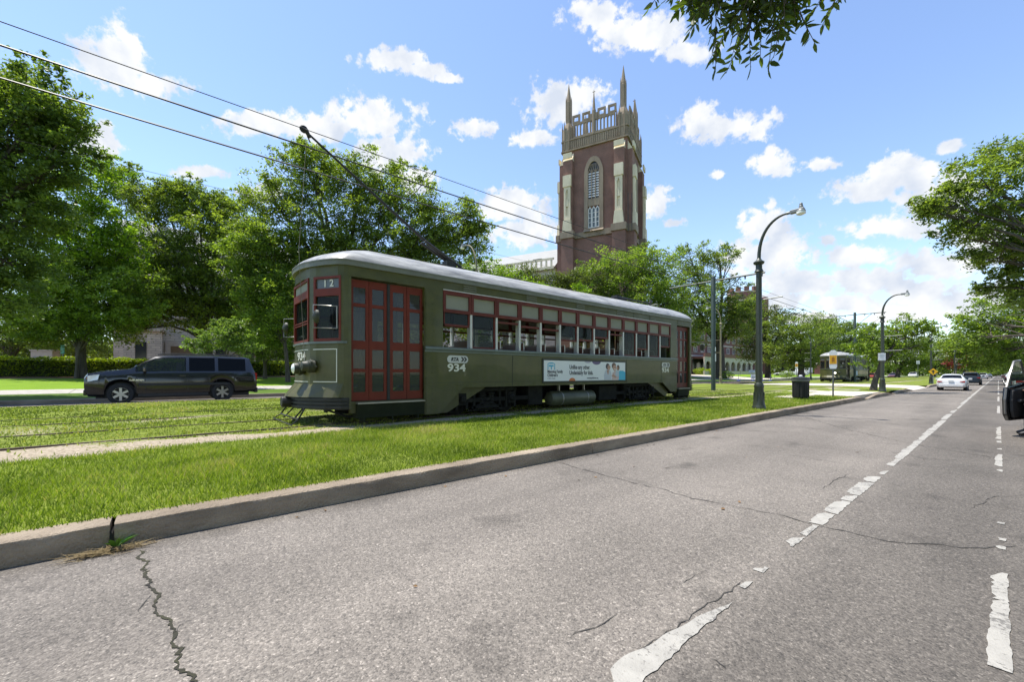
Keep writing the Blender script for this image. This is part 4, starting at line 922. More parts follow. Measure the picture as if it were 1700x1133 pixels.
    # trucks
    for yc in (-3.30, 3.30):
        m = MB()
        for sx in (1.06, -1.06):
            m.box(sx-.05, sx+.05, yc-1.35, yc+1.35, .30, .40); m.box(sx-.05, sx+.05, yc-.95, yc+.95, .55, .63); m.tube([(sx,yc-.55,.10),(sx,yc+.62,.10)], .022, 6)
            for q in (-.74, .74):
                m.box(sx-.06, sx+.06, yc+q-.17, yc+q-.11, .14, .62); m.box(sx-.06, sx+.06, yc+q+.11, yc+q+.17, .14, .62); m.box(sx-.07, sx+.09, yc+q-.10, yc+q+.10, .24, .52)
            m.box(sx-.06, sx+.06, yc-.42, yc-.36, .10, .60); m.box(sx-.06, sx+.06, yc+.36, yc+.42, .10, .60); m.box(sx-.06, sx+.06, yc-.45, yc+.45, .14, .20)
            m.prism([(yc-.35,.2),(yc+.35,.2),(yc+.08,.32),(yc-.08,.32)], 'yz', sx-.05, sx+.05)
        m.box(-1.0, 1.0, yc-.2, yc+.2, .38, .62); tr = m.build('truck', M_UNDER, root)
        for q in (-.74, .74):
            w = MB(); 
            for sx in (.80, -.80): w.lathe([(.05,-.06),(.22,-.055),(.26,-.07),(.335,-.07),(.335,.03),(.37,.035),(.37,.06),(.05,.06)] if sx < 0 else [(.05,-.06),(.37,-.06),(.37,-.035),(.335,-.03),(.335,.07),(.26,.07),(.22,.055),(.05,.06)], (sx,yc+q,.335), 24, 'x')
            w.tube([(-.8,yc+q,.335),(.8,yc+q,.335)], .06, 8); w.build('wheelset', M_UNDER, tr, smooth=35)
            for sx in (1.06,-1.06):
                j = MB(); j.lathe([(.085,-.02),(.085,.05),(.06,.07)], (sx+(.08 if sx > 0 else -.08),yc+q,.38), 10, 'x'); j.build('journal_cap', M_UNDER, tr)
        sp = MB()
        for sx in (1.06,-1.06):
            for q in (-.14, .14): sp.lathe([(.07,.22),(.09,.26),(.07,.30),(.09,.34),(.07,.38),(.09,.42),(.07,.46),(.10,.48),(.10,.52)], (sx,yc+q,0), 10)
        sp.build('spring', M_UNDER, tr)
    m = MB(); m.lathe([(.05,-.98),(.17,-.95),(.215,-.88),(.215,.88),(.17,.95),(.05,.98)], (.98,-.1,.27), 20, 'y'); tk = m.build('air_tank', mat('tank_olive', (.085,.088,.055), .45, var=.2), root, smooth=40)
    m = MB()
    for q in (-.55,.55): m.lathe([(.22,-.02),(.22,.02)], (.98,-.1+q,.27), 20, 'y'); m.box(.95,1.02,-.12+q,-.08+q,.48,.66)
    m.build('tank_strap', M_STEEL, tk)
    m = MB(); m.box(.55, 1.12, 1.05, 1.95, .14, .6); m.box(.55,1.12,-1.95,-1.42,.14,.66); m.box(-1.1,-.5,-1.5,1.5,.12,.6); m.box(-.4,.4,-4.6,-2.1,.3,.6); m.build('equipment_box', M_UNDER, root, bevel=.02)
    m = MB(); m.tube([(.9,-6.8,.25),(.9,-6.0,.22)], .05, 8); m.tube([(.5,-5.9,.3),(.5,-5.0,.2),(1.05,-4.9,.12)], .03, 6); m.box(.3,1.0,-6.4,-5.1,.2,.4); m.box(.3,1.0,5.6,6.6,.2,.4); m.box(-1.0,-.3,-6.4,-5.1,.2,.4); m.build('underframe', M_UNDER, root)
    # trolley poles
    def trolley(y0, y1, ztip, name):
        z0 = 3.66; m = MB(); m.box(-.28, .28, y0-.35*(1 if y1 > y0 else -1), y0+.5*(1 if y1 > y0 else -1), z0-.03, z0+.04); m.box(-.12,.12,y0-.14,y0+.14,z0+.04,z0+.22)
        s = 1 if y1 > y0 else -1
        for q in (.1,-.1): m.tube([(q,y0-.3*s,z0+.1),(q,y0+.75*s,z0+.16 + (.42 if abs(ztip-z0) > 1 else 0))], .035, 6)
        ba = m.build('pole_base', M_BLACK, root)
        m = MB(); m.tube([(0,y0,z0+.2),(0,(y0+y1)/2,(z0+.2+ztip)/2-.02),(0,y1,ztip)], [.042,.032,.022], 8); po = m.build('trolley_pole', M_BLACK, root, smooth=60)
        m = MB(); m.tube([(0,y1-.02*s,ztip-.06),(0,y1+.05*s,ztip+.05),(0,y1+.16*s,ztip+.09)], [.03,.05,.03], 8); m.lathe([(.07,-.02),(.085,0),(.07,.02)], (0,y1+.1*s,ztip+.07), 10, 'x'); m.tube([(0,y1+.05*s,ztip),(0,y1-.02*s,ztip-.16)], .014, 5); m.build('trolley_shoe', M_BLACK, po)
    if detail:
        trolley(-3.7, -7.05, 5.92, 'a'); trolley(3.5, 5.75, 3.86, 'b')
        m = MB(); m.tube([(0,-7.1,5.78),(.35,-7.32,3.4),(.70,-7.30,1.2)], .0045, 4); m.build('trolley_rope', mat('old_rope', (.2,.18,.13), .9), root)
        m = MB(); m.tube([(0,6.2,4.0),(.0,7.38,3.3),(.36,7.32,1.2)], .0045, 4); m.build('trolley_rope', mat('old_rope', (.2,.18,.13), .9), root)
        m = MB(); m.box(-.4,.4,-2.4,-.9,3.63,3.655); m.box(-.35,.35,1.0,5.2,3.63,3.655); m.tube([(-.3,5.8,3.62),(-.3,5.8,3.78),(.3,5.8,3.78),(.3,5.8,3.62)], .02, 6); m.build('roof_walkway', M_EDGE, root)
    else:
        trolley(3.7, 6.9, 6.0, 'a'); trolley(-3.5, -5.75, 3.86, 'b')
    return root
car1 = streetcar((TRACK1, 9.29, RZ), 0, 'olive green streetcar 934 with red doors and a white side banner', detail=True)
car2 = streetcar((TRACK2, 67.2, RZ), 0, 'smaller distant streetcar coming along the far track with its round headlamp lit', detail=False)
for o in car2.children:
    if o.name.startswith('headlight'):
        for l_ in o.children:
            l_.data = l_.data.copy(); l_.data.materials.clear(); l_.data.materials.append(mat('lit_lamp', (.9,.88,.75), .3, var=0, emit=((1,.95,.8), 3.0)))
for o in car2.children_recursive:
    if o.type == 'MESH' and o.data.materials and o.data.materials[0] in (M_RED, M_REDW): o.data.materials[0] = M_BROWNW
bl = MB(); bl.box(HW+.004, HW+.012, -2.6, -.9, .78, 1.34); bl.build('side_banner', mat('pale_blue_banner', (.33,.45,.62), .5, var=.2, vscale=3), car2)

def side_banner(root):
    y0, y1, z0, z1 = -1.535, 2.19, .775, 1.343; X = HW+.02
    m = MB(); m.box(HW+.001, X, y0-.05, y1+.05, z0-.05, z1+.05); fr = m.build('banner_frame', M_OLIVED, root, bevel=.006)
    m = MB(); m.box(X+.001, X+.004, y0, y1, z0, z1); ba = m.build('side_banner', mat('banner_white', (.74,.74,.75), .45, var=.02), root)
    W, H = y1-y0, z1-z0
    def pl(pts, c, name, lift=.0025, r=.5):
        b_ = MB(); b_.add([(X+.004+lift, y0+a*W, z0+h*H) for a, h in pts], [tuple(range(len(pts)))]); return b_.build(name, mat(name+'_ink', c, r, var=.04), ba)
    def ell(cx, cy, rx, ry, a0=0, a1=360, n=18): return [(cx+rx*math.cos(R(a0+(a1-a0)*i/n)), cy+ry*math.sin(R(a0+(a1-a0)*i/n))) for i in range(n+1 if a1-a0 < 360 else n)]
    TXT = mat('banner_ink', (.10,.10,.115), .6, var=0)
    def tx(s, a, h, size, bold=.002, m_=TXT, sx=1.0): text_mesh('banner_lettering', s, size, m_, ba, frame_matrix((X+.0065, y0+a*W, z0+h*H), (0,1,0), (0,0,1)), bold=bold, extrude=.0006, sx=sx)
    tx('Unlike any other.', .272, .60, .165, .0055, sx=.80); tx('Undeniably for kids.', .272, .315, .165, .0055, sx=.80)
    tx('Manning Family', .035, .40, .112, .004, sx=.88); tx("Children's", .035, .225, .112, .004, sx=.88); tx('LCMC Health', .035, .10, .055, .001, mat('banner_grey_ink', (.35,.36,.4), .6, var=0))
    tx('manningchildrens.org', .48, .10, .062, .002)
    C = (.06,.38,.58)
    pl(ell(.075,.80,.042,.10,20,160), C, 'emblem_arc'); pl([(.037,.55),(.045,.55),(.045,.84),(.037,.84)], C, 'emblem_bar'); pl([(.107,.55),(.115,.55),(.115,.84),(.107,.84)], C, 'emblem_bar'); pl([(.05,.7),(.1,.7),(.1,.78),(.05,.78)], C, 'emblem_bar'); pl([(.071,.56),(.081,.56),(.081,.7),(.071,.7)], C, 'emblem_bar')
    pl(ell(.60,1.0,.055,.16,180,360), (.13,.09,.20), 'purple_spot'); pl(ell(.49,1.0,.04,.09,180,360), (.42,.40,.50), 'lilac_spot'); pl(ell(.305,0,.036,.15,0,180), (.62,.17,.05), 'orange_spot')
    pl([(.90,0),(1,0),(1,.45),(.965,.53),(.92,.53),(.89,.4)], (.05,.42,.62), 'blue_corner')
    # the printed picture: woman in glasses leaning to a smiling mother with a small child
    SK, SK2 = (.48,.27,.19), (.42,.22,.15)
    pl([(.70,.02),(.80,.02),(.80,.35),(.785,.55),(.745,.62),(.715,.52),(.70,.3)], (.50,.52,.58), 'printed_coat', .0028)
    pl(ell(.748,.76,.026,.17), (.05,.04,.045), 'printed_hair', .0031); pl(ell(.765,.70,.020,.14), SK, 'printed_face', .0034); pl([(.752,.735),(.788,.735),(.788,.755),(.752,.755)], (.04,.04,.05), 'printed_glasses', .0037); pl([(.735,.55),(.75,.3),(.76,.35),(.765,.56)], SK2, 'printed_neck', .0034)
    pl([(.805,.02),(.905,.02),(.91,.4),(.89,.55),(.85,.52),(.815,.4)], (.58,.42,.40), 'printed_blouse', .0029)
    pl(ell(.835,.80,.030,.18), (.13,.075,.05), 'printed_hair', .0031); pl(ell(.845,.68,.024,.17), SK, 'printed_face', .0034); pl(ell(.849,.61,.011,.025), (.8,.78,.76), 'printed_smile', .0037)
    pl(ell(.895,.70,.020,.15), (.10,.055,.04), 'printed_hair', .0033); pl(ell(.886,.66,.013,.10), SK2, 'printed_face', .0036); pl([(.855,.2),(.905,.2),(.91,.5),(.88,.58),(.86,.5)], (.44,.50,.58), 'printed_shirt', .0034); pl([(.80,.22),(.86,.12),(.875,.2),(.82,.33)], SK, 'printed_arm', .0038)
side_banner(car1)
# ------------------------------------------------------------------ cars
M_TYRE = mat('tyre_rubber', (.022,.022,.022), .85, var=.2, vscale=10)
M_RIM = mat('alloy_rim', (.42,.42,.42), .3, metal=.8, var=.1)
M_TINT = glass('tinted_glass', clear=.10, tint=(.3,.34,.32), body=(.003,.0035,.0035), rough=.02)
M_TINT.node_tree.nodes['Principled BSDF'].inputs['Specular IOR Level'].default_value = .16
M_CARGLASS = glass('car_glass', clear=.72, tint=(.75,.82,.78), body=(.04,.05,.05), rough=.02)
M_HEADL = mat('headlamp', (.62,.64,.64), .12, metal=.3, var=.15, vscale=18)
M_TAIL = mat('tail_lamp', (.42,.02,.015), .2, var=.1)
M_AMBER = mat('amber_lamp', (.6,.22,.03), .25, var=0)
M_PLATE = mat('number_plate', (.6,.62,.62), .5, var=.1, vscale=30)
M_PLASTIC = mat('black_plastic', (.02,.02,.021), .55, var=.1)
M_CHROME = mat('chrome', (.55,.56,.57), .15, metal=1, var=0)
M_SEATF = mat('car_interior', (.05,.048,.045), .8, var=.2)
def paint(name, c): return mat(name, c, .28, var=.03, coat=.8 if max(c) > .05 else .25, spec=.5 if max(c) > .05 else .2)

def car_body(stations, flags, wheels, wr, zw, lift=.0):
    """lofted shell; returns (body MB, {glass key: MB}). Stations run front to rear (f, zb, zbelt, ztop, wb, wbelt, wtop)."""
    fs = [s[0] for s in stations]
    def interp(f): return [float(np.interp(f, fs, [s[k] for s in stations])) for k in range(7)]
    extra = []
    for w in wheels: extra += [w - wr*math.cos(R(a)) for a in (0, 8, 25, 45, 68, 90, 112, 135, 155, 172, 180)] + [w-wr-.01, w+wr+.01]
    extra += [q for a, c, k in flags for q in (a, c)]; allf = sorted(set(round(f, 3) for f in fs + extra if fs[0] <= f <= fs[-1])); rings = []; Lh = (fs[-1]-fs[0])/2
    for f in allf:
        _, zb, ze, zt, wb, we, wt = interp(f)
        for w in wheels:
            if abs(f-w) < wr: zb = max(zb, zw + math.sqrt(max(0, wr*wr-(f-w)**2)))
        p3 = max(zb+.06, zb*.3+.7*(zb+(ze-zb)*.45)) if zb > .5 else zb+(ze-zb)*.45
        half = [(0,zb),(wb*.85,zb),(wb,zb+min(.09,(ze-zb)*.3)),(we+.012,min(max(p3,zb+.10),ze-.1)),(we,ze-.07),(we-.03,ze),(wt+(we-.03-wt)*.10,ze+(zt-ze)*.86),(wt-.05,zt-.012),(wt*.55,zt+.012),(0,zt+.02)]
        rings.append([(x,Lh-f,z) for x,z in half] + [(-x,Lh-f,z) for x,z in reversed(half[1:-1])])
    n = len(rings[0]); B = MB(); G = {}
    def flag(fm):
        for (a, c, k) in flags:
            if a <= fm <= c: yield k
    def emit(mb, pts): mb.add(pts, [tuple(range(len(pts)))])
    bverts = [p for r in rings for p in r]; bf = []
    for i in range(len(rings)-1):
        fm = (allf[i]+allf[i+1])/2; ks = list(flag(fm))
        for j in range(n):
            j2 = (j+1)%n; q = (i*n+j, i*n+j2, (i+1)*n+j2, (i+1)*n+j); key = None
            row = j if j < 9 else n-1-j
            for k in ks:
                if k[0] == 'w' and row == 5: key = k + ('L' if j >= 9 else 'R')
                if k[0] == 's' and row in (7, 8): key = k
                if k[0] == 'b' and row in (7, 8): key = k
            if key: emit(G.setdefault(key, MB()), [bverts[v] for v in q])
            else: bf.append(q)
    bf += [tuple(range(n-1,-1,-1)), tuple((len(rings)-1)*n+j for j in range(n))]
    B.add(bverts, bf); return B, G, Lh
SUBURBAN = ([(0,.48,1.0,1.06,.84,.90,.74),(.10,.33,1.14,1.20,.92,.96,.82),(.45,.31,1.19,1.27,.96,.99,.87),(1.0,.31,1.22,1.33,.97,1.0,.88),(1.3,.31,1.24,1.37,.98,1.0,.88),(1.45,.31,1.25,1.50,.98,1.0,.86),(2.05,.31,1.26,1.86,.98,1.0,.76),(2.3,.31,1.27,1.91,.98,1.0,.73),(4.0,.33,1.28,1.94,.98,1.0,.73),(5.2,.36,1.29,1.91,.97,.99,.72),(5.38,.38,1.28,1.86,.96,.97,.70),(5.55,.40,1.24,1.32,.94,.95,.78),(5.65,.46,1.12,1.18,.86,.9,.70)],
            [(1.45,2.05,'w1'),(1.35,2.05,'s'),(2.05,3.05,'w1'),(3.15,4.05,'w2'),(4.17,5.2,'w3'),(5.38,5.55,'b')], (1.02, 4.32), .46, .40, .40)
SEDAN = ([(0,.40,.58,.62,.62,.68,.50),(.08,.24,.66,.70,.78,.82,.66),(.5,.2,.76,.81,.86,.89,.74),(1.2,.2,.88,.93,.88,.905,.76),(1.35,.2,.89,1.0,.88,.905,.73),(2.1,.2,.92,1.38,.88,.905,.58),(2.3,.2,.92,1.43,.88,.905,.57),(3.2,.2,.94,1.44,.88,.905,.57),(3.75,.21,.95,1.37,.88,.90,.58),(4.35,.24,.96,1.06,.86,.89,.70),(4.72,.28,.93,1.02,.83,.86,.70),(4.82,.36,.80,.88,.76,.80,.62)],
         [(1.35,2.1,'w1'),(1.25,2.1,'s'),(2.1,2.75,'w1'),(2.85,3.6,'w2'),(3.8,4.33,'b')], (.92, 3.72), .37, .325, .325)
CROSSOVER = ([(0,.45,.74,.8,.66,.72,.55),(.08,.28,.84,.9,.82,.86,.7),(.5,.24,.98,1.04,.9,.93,.8),(1.1,.24,1.05,1.1,.92,.945,.8),(1.25,.24,1.06,1.18,.92,.945,.78),(1.95,.24,1.08,1.6,.92,.945,.66),(2.2,.24,1.08,1.66,.92,.945,.65),(3.6,.25,1.12,1.65,.92,.94,.64),(4.1,.27,1.14,1.58,.91,.93,.63),(4.45,.32,1.10,1.16,.88,.9,.68),(4.6,.45,.9,.95,.8,.84,.6)],
             [(1.25,1.95,'w1'),(1.15,1.95,'s'),(1.95,2.65,'w1'),(2.75,3.45,'w2'),(3.55,4.0,'w3'),(4.1,4.45,'b')], (.88, 3.58), .40, .35, .35)
VAN = ([(0,.45,.85,.95,.75,.8,.6),(.1,.3,1.0,1.08,.88,.92,.78),(.9,.28,1.18,1.24,.95,.98,.84),(1.0,.28,1.18,1.3,.95,.98,.84),(1.75,.28,1.2,2.0,.95,.98,.78),(2.0,.28,1.2,2.1,.95,.98,.78),(5.0,.3,1.2,2.1,.95,.98,.78),(5.25,.35,1.2,2.02,.93,.96,.78),(5.35,.45,1.15,1.95,.9,.93,.74)],
       [(1.0,1.75,'w1'),(.95,1.75,'s'),(1.75,2.5,'w1'),(5.26,5.34,'b')], (.95, 4.25), .42, .37, .37)
def make_car(spec, loc, rz, label, cat, mpaint, group=None, glassm=None, front_glass=None, detail=True, name='car', rear=True, spokes=6):
    stations, flags, wheels, war, zw, wr = spec
    root = empty(name, loc, rz); tag(root, label, cat, group)
    B, G, Lh = car_body(stations, flags, wheels, war, zw); bo = B.build('body', mpaint, root, smooth=38)
    glassm = glassm or M_TINT
    for k in sorted(G):
        nm = {'s':'windshield','b':'rear_window'}.get(k[0], 'side_window'); g = G[k]
        g.build(nm, front_glass if (front_glass and k[:2] in ('w1','s')) else glassm, root, smooth=60)
    W = stations[len(stations)//2][5]
    ub = MB(); ub.box(-W+.24, W-.24, Lh-stations[-1][0]+.3, Lh-.3, .24, zw+war+.03); ub.build('underbody', M_PLASTIC, root)
    inn = MB(); inn.box(-W+.12, W-.12, Lh-stations[-3][0]+.1, Lh-1.4, .45, .8)
    for f in (2.35, 3.35):
        for sx in (.42,-.42): inn.box(sx-.24, sx+.24, Lh-f-.45, Lh-f+.02, .8, .95); inn.box(sx-.22, sx+.22, Lh-f-.55, Lh-f-.4, .9, stations[len(stations)//2][3]-.22)
    inn.build('seat', M_SEATF, root)
    for f in wheels:
        for sx in (1,-1):
            x = sx*(W-.11); t = MB(); t.lathe([(wr*.62,-.11),(wr*.93,-.115),(wr,-.08),(wr,.08),(wr*.93,.115),(wr*.62,.11),(wr*.6,-.05),(wr*.6,-.11)], (x,Lh-f,wr), 24, 'x', cap=False); 
            wh = t.build('wheel', M_TYRE, root, smooth=40); r = MB()
            o = .095*sx; r.lathe([(wr*.66,-.02),(wr*.66,.02),(wr*.6,.02),(wr*.58,-.03)], (x+o,Lh-f,wr), 24, 'x', cap=False)
            r.lathe([(wr*.17,-.03),(wr*.17,.015),(wr*.1,.03)], (x+o,Lh-f,wr), 12, 'x')
            for k in range(spokes):
                w = 2*math.pi*k/spokes; M = Matrix.Rotation(w, 3, 'X'); c = M @ Vector((0,0,wr*.38)); r.obox((x+o-.002*sx+c.x,Lh-f+c.y,wr+c.z), (.03,wr*.2,wr*.48), M)
            r.build('rim', M_RIM, wh, smooth=40); d = MB(); d.lathe([(wr*.56,0),(wr*.56,.01)], (x+o-.05*sx,Lh-f,wr), 16, 'x'); d.build('brake_disc', M_PLASTIC, wh)
    if not detail: 
        return root
    zbelt = stations[3][2]; L = stations[-1][0]
    # lamps, mirrors, handles, seams, plate
    s1, s2, e1, e2 = stations[1], stations[2], stations[-1], stations[-2]
    for sx in (1,-1):
        h = MB(); h.add([(sx*(s2[5]+.004),Lh-s2[0]*.95,s2[2]-.04),(sx*(s2[5]+.012),Lh-s2[0]*.85,s2[2]-.24),(sx*(s1[5]+.006),Lh-s1[0]+.0,s1[2]-.26),(sx*(s1[5]-.0),Lh-s1[0]+.0,s1[2]-.04),(sx*(s1[5]-.3),Lh-.035,s1[2]-.24),(sx*(s1[5]-.3),Lh-.035,s1[2]-.05)], [(0,1,2,3),(3,2,4,5)]); h.build('headlight', M_HEADL, root)
        zt = e2[2]; t = MB(); z0, z1 = (zt-.34, zt-.02) if L > 5 else (zt-.22, zt-.05)
        t.add([(sx*(e2[5]+.012),Lh-e2[0]+.16,z1),(sx*(e2[5]+.014),Lh-e2[0]+.12,z0),(sx*(e1[5]+.022),Lh-L-.004,z0),(sx*(e1[5]+.022),Lh-L-.004,z1-.02),(sx*(e1[5]-.28),Lh-L-.022,z0+.05),(sx*(e1[5]-.28),Lh-L-.022,z1-.06)], [(0,1,2,3),(3,2,4,5)]); t.build('taillight', M_TAIL, root)
        fm = [a for a,c,k in flags if k[0] == 'w'][0] + .28; m = MB(); m.obox((sx*(W+.13),Lh-fm,zbelt+.11), (.22,.10,.17)); m.obox((sx*(W+.02),Lh-fm+.02,zbelt+.05), (.1,.05,.05)); m.build('wing_mirror', mpaint, root, bevel=.03)
        hd = [c for a,c,k in flags if k[0] == 'w'][:2]
        sm = MB(); ws = sorted(set([(a,c) for a,c,k in flags if k[0] == 'w']))
        for f in (fm+.02, ws[1][1]+.05, (ws[2][1]+.05) if len(ws) > 2 else ws[-1][1]+.1): sm.add([(sx*(W+.016),Lh-f,.5),(sx*(W+.016),Lh-f-.012,.5),(sx*(W+.003),Lh-f-.012,zbelt-.09),(sx*(W+.003),Lh-f,zbelt-.09)], [(0,1,2,3)])
        sm.build('door_seam', M_PLASTIC, root)
        for f in (ws[1][1]-.12, (ws[2][1]-.15) if len(ws) > 2 else ws[-1][1]): d = MB(); d.obox((sx*(W+.02),Lh-f,zbelt-.13), (.035,.2,.035)); d.build('door_handle', mpaint, root)
        rb = MB(); rb.box(sx*(W-.02), sx*(W+.03), Lh-wheels[1]+war+.05, Lh-wheels[0]-war-.05, stations[5][1]-.02, stations[5][1]+.09); rb.build('sill', M_PLASTIC, root)
    p = MB(); p.box(-.16,.16,Lh-L-.035,Lh-L-.02,.75,.9); p.build('number_plate', M_PLATE, root)
    g = MB(); g.box(-s1[6]+.1, s1[6]-.1, Lh-.03, Lh+.004, s1[2]-.32, s1[2]-.08); g.build('grille', M_PLASTIC, root)
    b_ = MB(); b_.box(-e1[4]*.95, e1[4]*.95, Lh-L-.05, Lh-L+.1, .34, .56); b_.build('rear_bumper', mpaint if L < 5 else M_PLASTIC, root, bevel=.03)
    return root
P_BLACK = mat('black_paint', (.007,.0075,.009), .2, var=.05, coat=.7, spec=.5); P_WHITE = paint('white_paint', (.66,.66,.65)); P_DARK = paint('dark_blue_paint', (.018,.026,.034)); P_SILVER = paint('silver_paint', (.36,.37,.38)); P_RED = paint('red_paint', (.25,.03,.025)); P_MAROON = paint('maroon_paint', (.10,.03,.035)); P_GREY = paint('grey_paint', (.10,.105,.11))

sub = make_car(SUBURBAN, (-23.35, .40, -.01), math.pi, 'long black SUV on the far roadway in front of the hedge', 'car', P_BLACK, front_glass=M_CARGLASS, name='parked_car', spokes=6)
# trim of the black SUV
m = MB()
for sx in (1,-1): m.box(sx*.985, sx*1.03, -1.75, 1.28, .70, .80)
m.build('side_moulding', M_PLASTIC, sub, bevel=.01)
for sx in (1,):
    text_mesh('door_lettering', 'SUBURBAN', .085, M_CHROME, sub, frame_matrix((1.02, .92, .90), (0,1,0), (0,0,1)), bold=.002)
    text_mesh('door_lettering', 'SUBURBAN', .085, M_CHROME, sub, frame_matrix((-1.02, 1.55, .90), (0,-1,0), (0,0,1)), bold=.002)
m = MB()
for sx in (.62,-.62): m.tube([(sx,1.0-.3,1.93),(sx,.9-.4,1.99),(sx,-2.1,1.99),(sx,-2.2,1.92)], .02, 6)
m.build('roof_rack', M_PLASTIC, sub, smooth=50)
m = MB(); m.box(-.8,.8,2.76,2.86,.38,.58); m.build('front_bumper', P_BLACK, sub, bevel=.03)
m = MB(); m.box(-.95,-.86,2.68,2.76,.98,1.04); m.box(.86,.95,2.68,2.76,.98,1.04); m.build('amber_marker', M_AMBER, sub)

make_car(SEDAN, (-2.2, 45.2, 0), 0, 'white sedan driving away along the avenue', 'car', P_WHITE, glassm=M_TINT, name='moving_car')
make_car(CROSSOVER, (-1.95, 68, 0), 0, 'dark hatchback ahead of the white sedan with a yellow strip on its roof', 'car', P_DARK, name='moving_car')
make_car(CROSSOVER, (-2.3, 143, 0), 0, 'small silver car far down the avenue in the traffic lane', 'car', P_SILVER, name='moving_car')
make_car(SEDAN, (-1.9, 185, 0), 0, 'dark car farthest down the traffic lane', 'car', P_GREY, name='moving_car', detail=False)
ys = MB(); ys.box(-.5,.5,-.25,.25,1.69,1.79); ys.build('roof_sign', mat('yellow_roof_sign', (.7,.42,.03), .5, var=0), [o for o in scene.objects if o.name == 'moving_car.001'][0])
for o in [q for q in scene.objects if q.name.startswith('moving_car')]: o.scale = (.83, .83, .83)
sub.scale = (1, 1, 1.05)
# cars parked along the right kerb
near = make_car(CROSSOVER, (1.33, 12.85, 0), 0, 'black car at the right edge with its driver door standing open', 'car', P_BLACK, glassm=M_CARGLASS, name='parked_car')
dr = empty('open_door', (0,0,0)); dr.parent = near; dr.location = (.38-1.33, 13.42-12.85, 0); dr.rotation_euler = (0, 0, R(-17))
prof = [(0,.34),(-.12,.30),(-.86,.30),(-.98,.42),(-1.0,.72),(-.93,.95),(-.72,1.30),(-.55,1.5),(-.3,1.5),(-.05,1.08)]
m = MB(); m.prism([(0,.34),(-.12,.30),(-.86,.30),(-.98,.42),(-1.0,.72),(-.95,.95),(-.0,1.05)], 'yz', -.05, .02); m.build('door_skin', P_BLACK, dr, bevel=.015)
m = MB(); m.prism([(-.06,.38),(-.82,.36),(-.90,.5),(-.92,.70),(-.88,.90),(-.05,.98)], 'yz', .021, .07); m.box(.07,.13,-.75,-.2,.66,.72); m.build('door_lining', M_SEATF, dr, bevel=.02)
m = MB(); m.tube([(0,-.95,.95),(0,-.80,1.22),(0,-.62,1.46),(0,-.35,1.49),(0,-.03,1.06)], .022, 6); m.build('window_frame', M_STEEL, dr, smooth=50)
m = MB(); m.tube([(-.005,-.99,.44),(-.005,-1.005,.72),(-.005,-.95,.94)], .018, 6); m.build('door_edge', M_STEEL, dr)
m = MB(); m.prism([(-.93,.95),(-.62,1.44),(-.35,1.47),(-.03,1.05)], 'yz', -.004, .004); m.build('door_pane', M_CARGLASS, dr)
parked = [(CROSSOVER, 33.6, 1.32, P_WHITE, 'tall white hatchback parked beyond the open car door'), (SEDAN, 41, 1.25, P_DARK, 'dark sedan parked close behind the white car'), (CROSSOVER, 49.5, 1.2, P_MAROON, 'dark red hatchback parked in the kerb row'), (VAN, 22.6, 1.75, P_WHITE, 'tall white van parked at the right kerb with only its roof and side in view'),
          (SEDAN, 57.5, 1.2, P_GREY, 'grey sedan parked beyond the dark red hatchback'), (CROSSOVER, 66, 1.2, P_SILVER, 'silver hatchback in the middle of the kerb row'), (SEDAN, 75, 1.2, P_MAROON, 'small dark red sedan towards the far end of the kerb row'), (SEDAN, 88, 1.2, P_BLACK, 'small black sedan near the far end of the kerb row'), (SEDAN, 104, 1.2, P_WHITE, 'tiny white sedan last of the kerb row')]
for sp, y, x, pm, lab in parked:
    make_car(sp, (x, y, 0), 0, lab, 'car', pm, 'cars parked along the right kerb', name='parked_car', detail=y < 80).scale = (.88, .88, .88)
# cars on the far roadway and drives
def far_car(spec, px, py, d, rz, lab, pm, z=None):
    p = at(px, py, d); make_car(spec, (p.x, p.y, 0 if z is None else z), rz, lab, 'car', pm, 'cars far beyond the tracks', name='distant_car', detail=False)
far_car(SEDAN, 1447, 630, 94, R(180), 'dark red car just behind the distant streetcar', P_RED); far_car(CROSSOVER, 1458, 630, 104, R(180), 'grey car beside the red car behind the distant streetcar', P_GREY)
far_car(SEDAN, 1482, 630, 120, R(180), 'maroon car between the leaning tree and the far lamps', P_MAROON); far_car(CROSSOVER, 1516, 630, 120, R(180), 'white car facing the viewer beyond the far lawn', P_WHITE)
far_car(VAN, 1322, 627, 105, R(100), 'white van parked on the far campus lot', P_WHITE, .6); far_car(SEDAN, 1302, 628, 112, R(95), 'low white car beside the white van on the campus lot', P_WHITE, .6)
far_car(SEDAN, 1374, 630, 150, R(150), 'pale car half hidden left of the distant streetcar', P_SILVER, .2)

